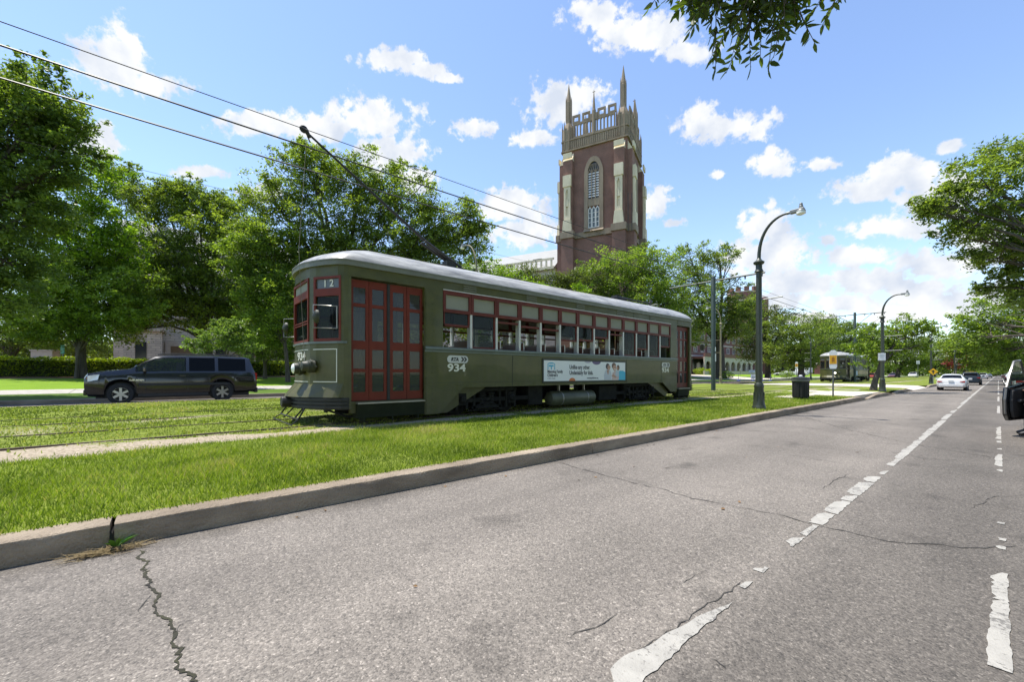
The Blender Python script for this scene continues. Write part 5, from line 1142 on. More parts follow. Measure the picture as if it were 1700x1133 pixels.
# ------------------------------------------------------------------ the driver getting out of the black car
def person(loc):
    root = empty('person', loc); tag(root, 'person in dark clothes sitting sideways in the black car, feet on the road', 'person')
    J = {'pelvis':((0,0,.62),.15),'waist':((-.0,-.02,.80),.135),'chest':((-.02,-.02,1.02),.155),'neckb':((-.02,0,1.16),.075),'neck':((-.03,.0,1.23),.056),'head0':((-.05,.0,1.31),.085),'head1':((-.06,0,1.41),.088),'head2':((-.05,0,1.47),.055),
         'hipL':((-.08,.10,.60),.10),'kneeL':((-.42,.14,.56),.072),'ankL':((-.44,.15,.12),.045),'toeL':((-.58,.17,.06),.035),'hipR':((-.06,-.11,.60),.10),'kneeR':((-.40,-.14,.57),.072),'ankR':((-.42,-.17,.12),.045),'toeR':((-.56,-.19,.06),.035),
         'shL':((-.03,.18,1.08),.075),'elL':((-.18,.30,.86),.045),'wrL':((-.40,.34,.90),.03),'shR':((-.03,-.18,1.08),.075),'elR':((-.12,-.26,.82),.045),'wrR':((-.34,-.24,.72),.03)}
    E = [('pelvis','waist'),('waist','chest'),('chest','neckb'),('neckb','neck'),('neck','head0'),('head0','head1'),('head1','head2'),('pelvis','hipL'),('hipL','kneeL'),('kneeL','ankL'),('ankL','toeL'),('pelvis','hipR'),('hipR','kneeR'),('kneeR','ankR'),('ankR','toeR'),('chest','shL'),('shL','elL'),('elL','wrL'),('chest','shR'),('shR','elR'),('elR','wrR')]
    names = list(J); pts = [Vector(J[k][0]) for k in names]; rad = [J[k][1] for k in names]; ed = [(names.index(a), names.index(b)) for a, b in E]
    for hand, dirx in (('wrL',Vector((-1,.12,-.1))),('wrR',Vector((-1,.15,-.35)))):
        w = names.index(hand); palm = len(pts); d = dirx.normalized(); sd = d.cross(Vector((0,0,1))).normalized()
        pts.append(pts[w] + d*.06); rad.append(.034); ed.append((w, palm))
        for k, ln in enumerate((.065,.078,.074,.058)):
            a = pts[palm] + d*.035 + sd*(k-1.5)*.02; i0 = len(pts); pts += [a, a + d*ln*.5 + Vector((0,0,-.012)), a + d*ln*.85 + Vector((0,0,-.035))]; rad += [.0095,.0088,.007]; ed += [(palm,i0),(i0,i0+1),(i0+1,i0+2)]
        i0 = len(pts); pts += [pts[w] + d*.035 - sd*.045, pts[w] + d*.075 - sd*.06 + Vector((0,0,-.015))]; rad += [.011,.009]; ed += [(palm,i0),(i0,i0+1)]
    me = bpy.data.meshes.new('body'); me.from_pydata(pts, ed, []); o = bpy.data.objects.new('body', me); COL.objects.link(o)
    sk = o.modifiers.new('skin', 'SKIN'); su = o.modifiers.new('sub', 'SUBSURF'); su.levels = su.render_levels = 2
    for i, v in enumerate(me.skin_vertices[0].data): v.radius = (rad[i], rad[i]); v.use_root = (i == 0)
    dg = bpy.context.evaluated_depsgraph_get(); m2 = bpy.data.meshes.new_from_object(o.evaluated_get(dg)); bpy.data.objects.remove(o)
    skin = mat('skin', (.36,.19,.125), .5, var=.06); shirt = mat('dark_shirt', (.03,.03,.04), .85, var=.15); tr = mat('dark_trousers', (.018,.02,.028), .85, var=.15); shoe = mat('black_shoe', (.012,.012,.012), .5, var=0)
    for mm in (skin, shirt, tr, shoe): m2.materials.append(mm)
    for p in m2.polygons:
        c = p.center; s_ = 0
        if c.z < .13: s_ = 3
        elif c.z < .70 and not (c.x < -.28 and c.z > .63): s_ = 2
        elif c.z < 1.17 and abs(c.y) < .235: s_ = 1
        if c.x < -.25 and c.z > .66: s_ = 0
        p.material_index = s_; p.use_smooth = True
    o = bpy.data.objects.new('figure', m2); COL.objects.link(o); o.parent = root
    h = MB(); h.lathe([(.02,1.51),(.07,1.495),(.098,1.45),(.102,1.38),(.09,1.31),(.06,1.27)], (-.03,0,0), 14, cap=True); h.build('hair', mat('dark_hair', (.03,.02,.014), .6, var=.3, vscale=30), root, smooth=60)
    f = MB(); f.lathe([(.016,-.02),(.012,.02)], (-.145,0,1.375), 6, 'x'); f.build('nose', skin, root, smooth=60)
    f = MB()
    for sy in (.033,-.033): f.lathe([(.012,-.008),(.008,.008)], (-.135,sy,1.405), 8, 'x')
    f.box(-.135,-.12,-.024,.024,1.328,1.338); f.build('face', mat('face_dark', (.05,.02,.018), .5, var=0), root)
    f = MB()
    for sy in (.092,-.092): f.obox((-.05,sy,1.39), (.035,.016,.06))
    f.build('ear', skin, root, bevel=.006)
person((.80, 12.62, 0))
# ------------------------------------------------------------------ street furniture
M_LAMPG = mat('lamp_post_green', (.034,.042,.026), .45, var=.18, vscale=4, bump=.05, bscale=12, coat=.1)
M_POLEG = mat('pole_green', (.032,.052,.042), .5, var=.15, vscale=2)
M_BEIGEP = mat('weathered_bronze_post', (.20,.175,.105), .6, var=.15)
M_GALV = mat('galvanised', (.22,.23,.22), .5, metal=.3, var=.1)
M_SIGNW = mat('sign_white', (.72,.73,.72), .5, var=.04)
M_SIGNY = mat('sign_amber', (.72,.36,.015), .5, var=.04)
M_BIN = mat('bin_black', (.010,.0105,.011), .7, var=.2, vscale=4)
def lamp(loc, label, group, m=M_LAMPG, k=1.0, banner=True, arm=(1,0), base_y=None):
    r = empty('street_lamp', loc); tag(r, label, 'street lamp', group)
    b = MB(); n = 12
    b.lathe([(.185,0),(.185,.06),(.17,.09),(.16,.13),(.135,.34),(.122,.62),(.132,.66),(.128,.72),(.11,.76),(.095,.79)], n=16); 
    for i in range(8): w = 2*math.pi*i/8; b.box(.138*math.cos(w)-.012,.138*math.cos(w)+.012,.138*math.sin(w)-.012,.138*math.sin(w)+.012,.14,.5)
    b.build('base', m, r, smooth=40)
    H = 4.35*k; b = MB(); b.lathe([(.092,.78),(.088,1.5),(.074,H-.12),(.07,H)], n=n); b.build('post', m, r, smooth=40)
    b = MB(); b.lathe([(.085,H-.28),(.125,H-.26),(.105,H-.22),(.085,H-.16),(.085,H-.05),(.135,H-.02),(.15,H+.03),(.085,H+.08),(.05,H+.14)], n=16); b.build('collar', m, r, smooth=40)
    ax, ay = arm; pts = []; A = .72*k; T = 5.62*k
    for i in range(13):
        t = i/12; w = math.pi/2*t; pts.append((A*(1-math.cos(w))*ax, A*(1-math.cos(w))*ay, H+.1 + (T-H-.1)*math.sin(w)**.85))
    b = MB(); b.tube(pts, [.052-.02*i/12 for i in range(13)], 8); b.build('arm', m, r, smooth=60)
    e = Vector(pts[-1]); d = Vector((ax,ay,0)); h = MB()
    h.tube([e-d*.02, e+d*.16], .045, 8); c = e+d*.34
    M = Matrix(((ax,-ay,0),(ay,ax,0),(0,0,1)))
    h.obox(e+d*.25+Vector((0,0,.0)), (.34,.13,.10), M); h.lathe([(.05,.13),(.06,.02),(.10,.0),(.12,-.05)], c, 12); h.lathe([(.02,.20),(.045,.18),(.045,.10)], c, 8)
    hd = h.build('lamp_head', M_GALV, r, bevel=.015); g = MB(); g.lathe([(.115,-.05),(.115,-.11),(.06,-.14),(.0,-.145)], c, 12); g.build('lamp_glass', M_LENS, hd, smooth=60)
    if banner:
        b = MB()
        for z in (2.05*k+.35, 3.05*k+.2): b.tube([(.08*ax,.08*ay,z),(.85*ax,.85*ay,z+.01)], .016, 6)
        b.build('banner_arm', M_GALV if m is M_LAMPG else m, r)
    return r
G1 = 'arched street lamps along the avenue'
lamp((-4.6, 13.5, .17), 'nearest tall green street lamp on the kerb grass behind the bus stop', G1, banner=False)
l2 = lamp((-4.4, 32.2, .17), 'street lamp beside the leaning tree with a white notice on its post', G1)
lamp((-4.5, 60.5, .17), 'street lamp standing behind the yellow diamond sign', G1, k=1.05); lamp((-4.5, 96, .17), 'thin far street lamp farthest down the near kerb', G1, k=1.05)
b = MB(); b.tube([(.02,0,3.25),(.62,0,3.27)], .02, 6); b.build('banner_arm', M_GALV, [o for o in scene.objects if o.name == 'street_lamp'][0])
G2 = 'arched lamps on the far side of the tracks'
lamp((-18.6, 13.1, .15), 'lamp top showing over the roof of the green streetcar', G2, m=M_BEIGEP, k=1.5, banner=False, arm=(-1,0))
lamp((-17.4, 41.2, .15), 'weathered bronze lamp beside the oak trunk right of the streetcar', G2, m=M_BEIGEP, k=1.36, arm=(-1,0)); lamp((-18.9, 77, .15), 'far side lamp lit against the trees left of the distant streetcar', G2, m=M_LAMPG, k=1.35, arm=(-1,0))
# wire poles between the tracks
def wire_pole(loc, label, H=6.75):
    r = empty('trolley_wire_pole', loc); tag(r, label, 'wire pole', 'poles between the two tracks')
    b = MB(); b.lathe([(.125,-.1),(.125,H),(.10,H+.05)], n=14); b.build('pole', M_POLEG, r, smooth=40)
    b = MB(); za = H-.22; b.tube([(-2.75,0,za),(2.75,0,za)], .05, 6); b.build('cross_arm', M_POLEG, r)
    for s in (1,-1): b = MB(); b.tube([(.1*s,0,H-1.55),(1.55*s,0,za)], .026, 6); b.build('brace', M_POLEG, r)
    for x in (-1.75, 1.75, -.9, .9, -2.6, 2.6):
        b = MB(); b.lathe([(.03,0),(.05,-.05),(.03,-.1),(.045,-.15),(.015,-.17)], (x,0,za-.03), 8); b.build('insulator', M_BLACK, r)
    b = MB(); b.box(.122,.135,-.05,.06,1.75,2.2); b.box(.122,.134,-.06,.03,2.35,2.6); b.build('sticker', M_SIGNW, r)
    return r
wire_pole((-10.9, 24.8, .2), 'green pole with cross arms behind the end of the streetcar')
wire_pole((-10.9, 62, .2), 'dark cross armed pole rising above the distant streetcar', 8.2); wire_pole((-10.9, -12, .2), 'green wire pole beside the viewer beyond the left edge'); 
# litter bin
def bin_(loc):
    r = empty('litter_bin', loc); tag(r, 'black litter bin with a grey rim on the concrete platform', 'litter bin')
    b = MB(); b.lathe([(.28,0),(.29,.03),(.305,.66),(.31,.68)], n=8); 
    for i in range(16): w = 2*math.pi*i/16; b.box(.285*math.cos(w)-.012,.285*math.cos(w)+.012,.285*math.sin(w)-.012,.285*math.sin(w)+.012,.04,.66)
    b.build('body', M_BIN, r); b = MB(); b.lathe([(.315,.68),(.325,.70),(.32,.79),(.30,.80)], n=16); b.build('rim', mat('bin_rim', (.12,.125,.125), .5, var=.1), r, smooth=40)
    b = MB(); b.lathe([(.33,.80),(.33,.83),(.2,.87),(.08,.88)], n=16); b.build('lid', M_BIN, r, smooth=40); b = MB(); b.lathe([(.06,.88),(.07,.92),(.03,.95)], n=10); b.build('crumpled_cup', M_SIGNW, r)
bin_((-5.35, 20.35, .216))
# bus stop signs
def stop_sign(loc, label, rz, H=2.2):
    r = empty('stop_sign_post', loc, rz); tag(r, label, 'bus stop sign', 'white and amber stop signs')
    b = MB(); b.box(-.03,.03,-.022,.022,-.05,H); b.build('post', mat('sign_post_grey', (.12,.125,.125), .5, metal=.3), r)
    pl = [(-.14,H-.75),(-.10,H-.83),(.10,H-.83),(.14,H-.75),(.14,H-.06),(.06,H+.02),(-.06,H+.02),(-.14,H-.06)]
    b = MB(); b.prism(pl, 'xz', -.034, -.024); s = b.build('sign_panel', M_SIGNW, r)
    b = MB(); b.prism([(-.13,H-.62),(.13,H-.62),(.13,H-.22),(-.13,H-.22)], 'xz', -.038, -.0345); b.build('amber_field', M_SIGNY, s)
    b = MB(); b.prism([(-.05,H-.5),(.05,H-.5),(.05,H-.34),(.02,H-.3),(-.02,H-.3),(-.05,H-.34)], 'xz', -.042, -.0385); b.prism([(-.045,H-.54),(-.02,H-.54),(-.02,H-.505),(-.045,H-.505)], 'xz', -.042, -.0385); b.prism([(.02,H-.54),(.045,H-.54),(.045,H-.505),(.02,H-.505)], 'xz', -.042, -.0385); b.build('pictogram', mat('amber_dark', (.35,.14,.01), .5, var=0), s)
stop_sign((-4.85, 23.2, .2), 'slim white and amber stop sign on the concrete platform', R(15), 2.08); stop_sign((-16.2, 60, .2), 'small white and amber stop sign left of the distant streetcar', R(15), 2.5)
# notice on the second lamp, yellow diamond warning sign, other small signs
b = MB(); b.box(-.17,.17,-.012,.012,-.22,.22); n_ = b.build('notice', M_SIGNW); n_.location = (-4.4, 32.05, 2.22); n_.rotation_euler = (0,0,R(25)); tag(n_, 'white notice board fixed to the second street lamp', 'notice')
b = MB()
for k, (w, z) in enumerate(((.2,.12),(.22,.04),(.16,-.04))): b.box(-w/2, w/2, -.015, -.0125, z-.012, z+.012)
b.build('notice_lettering', mat('notice_ink', (.32,.38,.40), .6, var=0), n_)
r = empty('warning_sign', (-4.3, 60.0, .17), R(8)); tag(r, 'yellow diamond warning sign with a black bent arrow by the kerb', 'road sign')
b = MB(); b.box(-.03,.03,-.02,.02,-.05,1.6); b.build('post', M_GALV, r)
b = MB(); b.prism([(0,.90),(.36,1.26),(0,1.62),(-.36,1.26)], 'xz', -.035, -.025); s = b.build('sign_panel', mat('diamond_yellow', (.75,.42,.01), .5, var=.03), r)
b = MB(); b.prism([(-.05,1.06),(.04,1.06),(.04,1.26),(.14,1.26),(.0,1.44),(-.16,1.29),(-.05,1.26)], 'xz', -.039, -.0355); b.build('arrow_symbol', M_BLACK, s)
def small_sign(px, py, d, w, h, label, z0=.3, col=M_SIGNW, rz=R(20), pole=True):
    p = at(px, py, d); r = empty('small_sign', (p.x, p.y, z0), rz); tag(r, label, 'sign'); H = p.z - z0
    b = MB(); b.box(-w/2, w/2, -.02, .0, H-h/2, H+h/2); s = b.build('sign_panel', col, r)
    b = MB(); b.box(-.03,.03,0.001,.05,-.3,H-h/2 if not pole else H); b.build('post', M_GALV, r)
    b = MB(); b.box(-w*.32, w*.32, -.024, -.0205, H-.03*h, H+.04*h); b.box(-w*.32, w*.2, -.024, -.0205, H-.22*h, H-.15*h); b.build('sign_lettering', mat('sign_ink', (.2,.24,.3), .6, var=0), s)
small_sign(1524, 602, 88, .55, .7, 'white sign on a pole among the far trees right of the leaning tree'); small_sign(1605, 609, 120, .9, .3, 'pale street name blade above the dark hatchback'); small_sign(1346, 615, 75, .5, .9, 'plain white sign left of the distant streetcar')
small_sign(1248, 617, 70, .9, .45, 'low white board standing on the far lawn', .6); small_sign(1251, 626, 62, .75, .7, 'white panel standing at the far driveway', .2); small_sign(104, 580, 33, .28, .75, 'slim teal sign hanging in the shade of the left trees', .95, mat('teal_sign', (.12,.42,.38), .5, var=.05), R(55))
small_sign(1256, 610, 90, .35, .4, 'small white plate on a thin post beyond the near lamp', .5); small_sign(1229, 614, 92, .3, .5, 'small white plate near the brick hall lawn', .6); small_sign(1286, 615, 92, .3, .5, 'small white plate between two oak trunks', .6); small_sign(1204, 613, 92, .3, .35, 'small round white plate left of the weathered lamp', .6)
# stanchions with blue feet along the far kerb
for i, (px, lab) in enumerate(((1226,'blue footed stanchion nearest the oak trunk'),(1250,'blue footed stanchion below the white panel'),(1266,'blue footed stanchion just right of the near lamp'),(1279,'blue footed stanchion below the second oak trunk'))):
    p = at(px, 633, 60); r = empty('stanchion', (p.x, p.y, .17)); tag(r, lab, 'stanchion', 'stanchions along the far kerb')
    b = MB(); b.lathe([(.28,0),(.26,.06),(.1,.12),(.05,.2)], n=12); b.build('foot', mat('blue_rubber', (.03,.05,.16), .6, var=.05), r, smooth=40); b = MB(); b.lathe([(.03,.18),(.03,.95),(.05,.97),(.05,1.0)], n=8); b.build('post', M_GALV, r)
# utility cabinet by the hedge
p = at(76, 590, 36); r = empty('utility_cabinet', (p.x, p.y, 1.1), R(60)); tag(r, 'pale utility cabinet among the trees behind the hedge', 'cabinet'); b = MB(); b.box(-.8,.8,-.4,.4,-.1,2.1); b.build('body', M_TRIM, r, bevel=.02); b = MB(); b.box(-.86,.86,-.46,.46,2.1,2.22); b.build('lid', M_TRIM, r); 
for k in range(5): b = MB(); b.box(-.6,.6,-.425,-.402,.3+.3*k,.4+.3*k); b.build('vent', M_GALV, r)

# ------------------------------------------------------------------ overhead wires
M_WIRE = mat('wire_black', (.015,.015,.016), .5, var=0)
def wire(x0, z0, r, label, spans=((-12,24.8),(24.8,62),(62,130)), sag=.10, dx=0.0):
    pts = []
    for a, c in spans:
        for i in range(17):
            t = i/16; pts.append((x0 + dx*t, a+(c-a)*t, z0 - 4*sag*t*(1-t)))
    b = MB(); b.tube(pts, r, 6); tag(b.build('overhead_wire', M_WIRE, smooth=60), label, 'overhead wire', 'overhead wires')
wire(TRACK1, 6.27, .0075, 'thin contact wire that the raised trolley pole presses against', sag=.03)
wire(-10.72, 6.80, .017, 'upper thick black cable crossing the sky below the contact wire', sag=.12); wire(-11.0, 6.38, .017, 'lower thick black cable crossing the sky', sag=.12)
wire(TRACK2, 5.93, .004, 'faint contact wire over the empty second track', sag=.03)
# ------------------------------------------------------------------ trees, hedge, shrubs
def leaf_mat(name, dark, light, trans, tmix=.48, rough=.45):
    m = bpy.data.materials.new(name); m.use_nodes = True; t = m.node_tree; b = t.nodes['Principled BSDF']
    a = N(t, 'ShaderNodeAttribute', attribute_name='tint'); r = N(t, 'ShaderNodeValToRGB')
    r.color_ramp.elements[0].color = (*dark,1); r.color_ramp.elements[1].color = (*light,1); t.links.new(a.outputs['Fac'], r.inputs['Fac'])
    t.links.new(r.outputs['Color'], b.inputs['Base Color']); b.inputs['Roughness'].default_value = rough; b.inputs['Specular IOR Level'].default_value = .35
    tl = N(t, 'ShaderNodeBsdfTranslucent'); mc = N(t, 'ShaderNodeMix', data_type='RGBA', blend_type='MULTIPLY'); mc.inputs['Factor'].default_value = 1; t.links.new(r.outputs['Color'], mc.inputs['A']); mc.inputs['B'].default_value = (*trans,1)
    t.links.new(mc.outputs['Result'], tl.inputs['Color'])
    mx = N(t, 'ShaderNodeMixShader'); mx.inputs[0].default_value = tmix; t.links.new(b.outputs[0], mx.inputs[1]); t.links.new(tl.outputs[0], mx.inputs[2])
    t.links.new(mx.outputs[0], t.nodes['Material Output'].inputs['Surface']); return m
TR = (1.6, 1.7, .55)
ML = {'oak': leaf_mat('oak_leaf', (.070,.106,.025), (.27,.34,.068), TR), 'deep': leaf_mat('deep_leaf', (.062,.100,.024), (.22,.29,.06), TR), 'lime': leaf_mat('lime_leaf', (.075,.145,.012), (.26,.37,.028), TR),
      'mid': leaf_mat('mid_leaf', (.075,.122,.022), (.27,.36,.065), TR), 'pale': leaf_mat('pale_leaf', (.06,.085,.025), (.17,.21,.06), TR), 'hedge': leaf_mat('hedge_leaf', (.10,.15,.010), (.32,.38,.025), TR), 'fresh': leaf_mat('fresh_leaf', (.08,.13,.03), (.22,.31,.09), TR),
      'olive': leaf_mat('olive_leaf', (.045,.060,.018), (.12,.15,.045), TR), 'red': leaf_mat('red_blossom', (.16,.03,.03), (.34,.07,.06), (1.3,1,1)), 'near': leaf_mat('near_leaf', (.030,.055,.012), (.11,.16,.022), (1.6,1.6,.5), .5, .35)}
M_BARK = mat('bark', (.050,.040,.030), .95, var=.4, vscale=3, bump=.8, bscale=9, col2=(.11,.092,.072), stretch=(2,2,.5))

def leaf_object(name, C, T, ln, wd, rng, material, parent=None, droop=0.0):
    """C: leaf centres (n,3), T: tint (n,); each leaf a small pointed blade with its own direction"""
    n = len(C); a = rng.normal(size=(n,3)); a[:,2] = a[:,2]*.6 - droop; a /= np.linalg.norm(a, axis=1)[:,None]
    b = rng.normal(size=(n,3)); b[:,2] *= .4; b -= a*(a*b).sum(1)[:,None]; b /= np.linalg.norm(b, axis=1)[:,None]
    s = rng.uniform(.7, 1.25, n)[:,None]; L2 = a*ln*.5*s; W2 = b*wd*.5*s
    V = np.empty((n,4,3), np.float32); V[:,0] = C-L2; V[:,1] = C+W2-L2*.1; V[:,2] = C+L2; V[:,3] = C-W2-L2*.1
    me = bpy.data.meshes.new(name); me.vertices.add(n*4); me.vertices.foreach_set('co', V.ravel())
    me.loops.add(n*4); me.loops.foreach_set('vertex_index', np.arange(n*4, dtype=np.int32)); me.polygons.add(n)
    me.polygons.foreach_set('loop_start', np.arange(0, n*4, 4, dtype=np.int32))
    try: me.polygons.foreach_set('loop_total', np.full(n, 4, np.int32))
    except Exception: pass
    at_ = me.attributes.new('tint', 'FLOAT', 'FACE'); at_.data.foreach_set('value', np.clip(T, 0, 1).astype(np.float32))
    me.materials.append(material); me.update(calc_edges=True); me.validate()
    o = bpy.data.objects.new(name, me); COL.objects.link(o)
    if parent: o.parent = parent
    return o
AX = np.array([[RGT[0],RGT[1],0],[FWD[0],FWD[1],0],[0,0,1]])
def crown_points(blobs, cr, per, dens, rng, sprigs=5, flat=.6):
    """blobs: (centre, (r_right, r_fwd, r_up)); returns leaf centres, tints, clump centres per blob"""
    Cs, Ts, K = [], [], []
    for (c, r) in blobs:
        c = np.array(c); r = np.array(r); rm = (r[0]*r[1]*r[2])**(1/3)
        n = max(5, int(dens*1.1*4*rm*rm/(cr*cr))); d = rng.normal(size=(n,3)); d /= np.linalg.norm(d, axis=1)[:,None]
        f = .30 + .70*rng.random(n)**.55; w = 1 + .22*np.sin(d[:,0]*5+c[0]) * np.sin(d[:,1]*4+c[1]*2) + .16*np.sin(d[:,2]*7+c[2])
        p = c + ((d*(f*w)[:,None])*r) @ AX
        SZ = []
        if sprigs:
            ds = rng.normal(size=(sprigs,3)); ds[:,2] = np.abs(ds[:,2])*.8 + .1; ds /= np.linalg.norm(ds, axis=1)[:,None]
            for q in ds:
                for k in range(5): p = np.vstack([p, c + ((q*(.95+.12*k+.03*rng.normal()))*r) @ AX + rng.normal(size=3)*cr*.3]); SZ.append(.75-.10*k)
        K.append(p); m = len(p); sz = rng.uniform(.6, 1.25, m)
        if SZ: sz[-len(SZ):] = SZ
        off = rng.normal(size=(m,per,3))*np.array([.5,.5,.5*flat])*cr*sz[:,None,None]
        L_ = p[:,None,:] + off; keep = rng.random((m,per)) < (sz[:,None]*.9)
        t = (rng.uniform(.05,.85,m)[:,None] + rng.normal(size=(m,per))*.2)
        Cs.append(L_[keep]); Ts.append(t[keep])
    return np.vstack(Cs), np.concatenate(Ts), K
def tree(label, base, blobs, kind='oak', trunk=.3, cr=.55, per=60, dens=1.4, leaf=(.17,.075), seed=1, sprigs=5, name='tree', group=None, fork=None, limbs=9, lean=(0,0)):
    rng = np.random.default_rng(seed); base = Vector(base); root = empty(name, base); tag(root, label, 'tree', group); per = int(per*1.25); leaf = (leaf[0]*1.15, leaf[1]*1.2)
    bl = [(np.array(c) - np.array(base), r) for c, r in blobs]
    C, T, K = crown_points(bl, cr, per, dens, rng, sprigs); leaf_object('crown', C, T, leaf[0], leaf[1], rng, ML[kind], root)
    cen = sum((np.array(c) for c, _ in bl))/len(bl); zmin = min(c[2]-r[2] for c, r in bl)
    fz = fork if fork else max(1.6, min(zmin+.8, cen[2]*.45)); fk = Vector((cen[0]*.18+lean[0], cen[1]*.18+lean[1], fz))
    m = MB(); m.tube([(0,0,-.3),(0,0,.12),(fk.x*.15,fk.y*.15,fz*.3),(fk.x*.5+.05,fk.y*.5,fz*.65),fk], [trunk*1.75,trunk*1.25,trunk,trunk*.92,trunk*.88], 12)
    for (c, r), kp in zip(bl, K):
        c = Vector(c); mid = fk.lerp(c, .5) + Vector((rng.normal()*.25, rng.normal()*.25, .12*(c-fk).length)); tr_ = trunk*(.62 if len(bl) < 6 else .48)
        m.tube([fk-Vector((0,0,.25)), fk.lerp(mid,.5)+Vector((0,0,.1)), mid, c], [tr_, tr_*.75, tr_*.5, tr_*.25], 7)
        idx = rng.choice(len(kp), min(limbs, len(kp)), replace=False)
        for i in idx: 
            q = Vector(kp[i]); s_ = mid.lerp(c, rng.random()); m.tube([s_, s_.lerp(q,.5)+Vector((rng.normal()*.15,rng.normal()*.15,.15)), q], [tr_*.24, tr_*.15, .015], 5)
    m.build('trunk', M_BARK, root, smooth=60); return root
def B(px, py, rx, ry, d, k=.8): return (tuple(at(px, py, d)), (rx*d/FPX, (rx+ry)/2*k*d/FPX, ry*d/FPX))
def Bs(d, *lst): return [B(*q[:4], d + (q[4] if len(q) > 4 else 0)) for q in lst]
def ground_at(px, d):
    p = at(px, HORIZ, d); return (p.x, p.y, max(.1, far_z(p.x) if p.x < -25 else (ng_z(p.x) if p.x < -4 else .15)))

tree('tall dark tree filling the upper left corner', (-29.5, -8.5, .2), Bs(18, (30,170,75,60),(-50,180,110,90),(85,190,50,45),(20,270,95,65),(100,270,45,50),(-60,330,120,90),(40,360,80,55),(20,440,80,50),(-50,480,100,60),(70,215,60,40)), 'deep', .45, .42, 60, 1.35, (.15,.07), 11, 4)
tree('bright lime green tree standing behind the dark tree at upper left', ground_at(135, 31), Bs(31, (150,300,55,45),(95,350,75,60),(175,370,50,45),(120,420,90,50),(200,420,45,40),(60,450,80,60),(150,500,60,40),(30,520,60,40)), 'lime', .3, .6, 60, 1.3, (.19,.085), 12, 3)
tree('young tree with a straight trunk in front of the hedge', ground_at(127, 30.5), Bs(30.5, (125,470,70,42),(70,510,62,45),(185,500,55,42),(110,545,60,32),(215,470,38,30),(150,430,45,28),(225,520,34,30),(70,555,40,24),(170,545,40,24)), 'mid', .11, .5, 60, 1.25, (.17,.075), 13, 3, fork=2.2)
tree('spreading dark oak with wispy top branches left of the streetcar', ground_at(350, 40), Bs(40, (190,300,28,26),(275,345,55,38),(330,345,45,32),(240,420,70,50),(345,400,75,45),(290,480,80,42),(400,400,55,45),(300,320,26,20),(370,350,30,20),(400,480,60,45),(240,520,55,35),(350,520,60,32),(420,540,40,34),(215,550,26,26),(230,330,34,26),(250,500,60,40),(310,440,60,40)), 'oak', .36, .75, 62, 1.7, (.22,.10), 14, 9)
GREAT = tree('great live oak rising behind the front of the streetcar', ground_at(560, 35), Bs(35, (520,295,60,38),(600,300,62,40),(455,335,55,38),(560,360,90,45),(670,340,65,42),(740,370,50,35),(470,410,70,48),(640,410,90,45),(760,405,50,35),(550,430,80,40),(790,386,16,14),(500,260,26,20),(440,470,50,45),(710,430,60,35)), 'oak', .55, .68, 64, 1.6, (.20,.09), 15, 9)
tree('low oak limb tree just left of the streetcar front', ground_at(478, 33), Bs(33, (450,460,40,38),(470,520,42,40),(440,560,36,26),(500,500,50,55),(420,500,36,36),(400,430,40,40),(455,400,36,30)), 'mid', .16, .55, 60, 1.5, (.18,.08), 16, 3)
tree('small pale fresh green tree above the roof of the black SUV', ground_at(372, 27), Bs(27, (372,560,42,20),(335,578,24,14),(408,575,30,16),(385,545,22,12)), 'fresh', .09, .32, 46, 1.2, (.17,.05), 17, 6)
tree('feathery dark shrub tree right of the pale green one', ground_at(440, 36), Bs(36, (440,575,42,26),(400,560,40,28),(470,590,30,20)), 'deep', .15, .5, 60, 1.5, (.17,.06), 18, 3)
tree('dull olive tree below the church roof', ground_at(880, 58), Bs(58, (865,460,36,18),(920,470,46,18),(838,466,30,16),(975,466,45,22),(890,485,70,26)), 'olive', .4, .9, 60, 1.5, (.26,.11), 19, 2)
tree('low bright bush row tree just above the streetcar roof', ground_at(835, 44), Bs(44, (830,460,36,22),(880,485,45,20),(780,455,30,24),(935,495,45,18)), 'lime', .25, .7, 56, 1.2, (.20,.09), 20, 4)
tree('broad bright oak in front of the church tower', ground_at(1040, 60), Bs(60, (1030,440,55,30),(1085,445,50,32),(1040,490,80,40),(990,475,50,34),(1110,500,60,40),(1060,530,80,40)), 'mid', .6, 1.0, 60, 1.5, (.28,.12), 21, 6)
tree('live oak with a thick trunk right of the streetcar', ground_at(1196, 74), Bs(72, (1150,440,46,26),(1195,432,26,18),(1120,480,50,36),(1180,490,45,34),(1150,540,60,36),(1225,545,34,26),(1190,525,50,30),(1232,512,28,18)), 'oak', .85, 1.1, 60, 1.35, (.30,.13), 22, 8, fork=6.0)
tree('oak with a dark trunk between the near lamp and the bin', ground_at(1275, 88), Bs(88, (1262,532,44,30),(1300,545,38,28),(1245,575,32,22),(1285,590,46,18),(1235,530,30,26)), 'olive', .55, 1.2, 58, 1.4, (.34,.15), 23, 4, fork=4.5)
tree('oak left of the distant streetcar over the parked white van', ground_at(1330, 80), Bs(80, (1328,545,46,28),(1300,585,34,20),(1350,580,42,24),(1330,605,36,10)), 'oak', .55, 1.1, 58, 1.4, (.32,.14), 24, 4, fork=4.0)
tree('dark oak directly behind the distant streetcar', ground_at(1392, 105), Bs(105, (1370,552,44,24),(1415,560,40,24),(1390,590,50,24),(1350,590,30,22),(1440,580,30,26)), 'deep', .6, 1.4, 60, 1.5, (.40,.17), 25, 4)
tree('leaning tree with bare open branches beside the second street lamp', (-5.0, 33.6, .18), Bs(26, (1500,545,28,16),(1530,555,22,14),(1450,560,26,22),(1440,590,24,20),(1475,590,26,18),(1515,580,24,14),(1485,560,26,14)), 'mid', .15, .42, 40, .9, (.17,.075), 26, 4, fork=2.0, lean=(.25,.15))
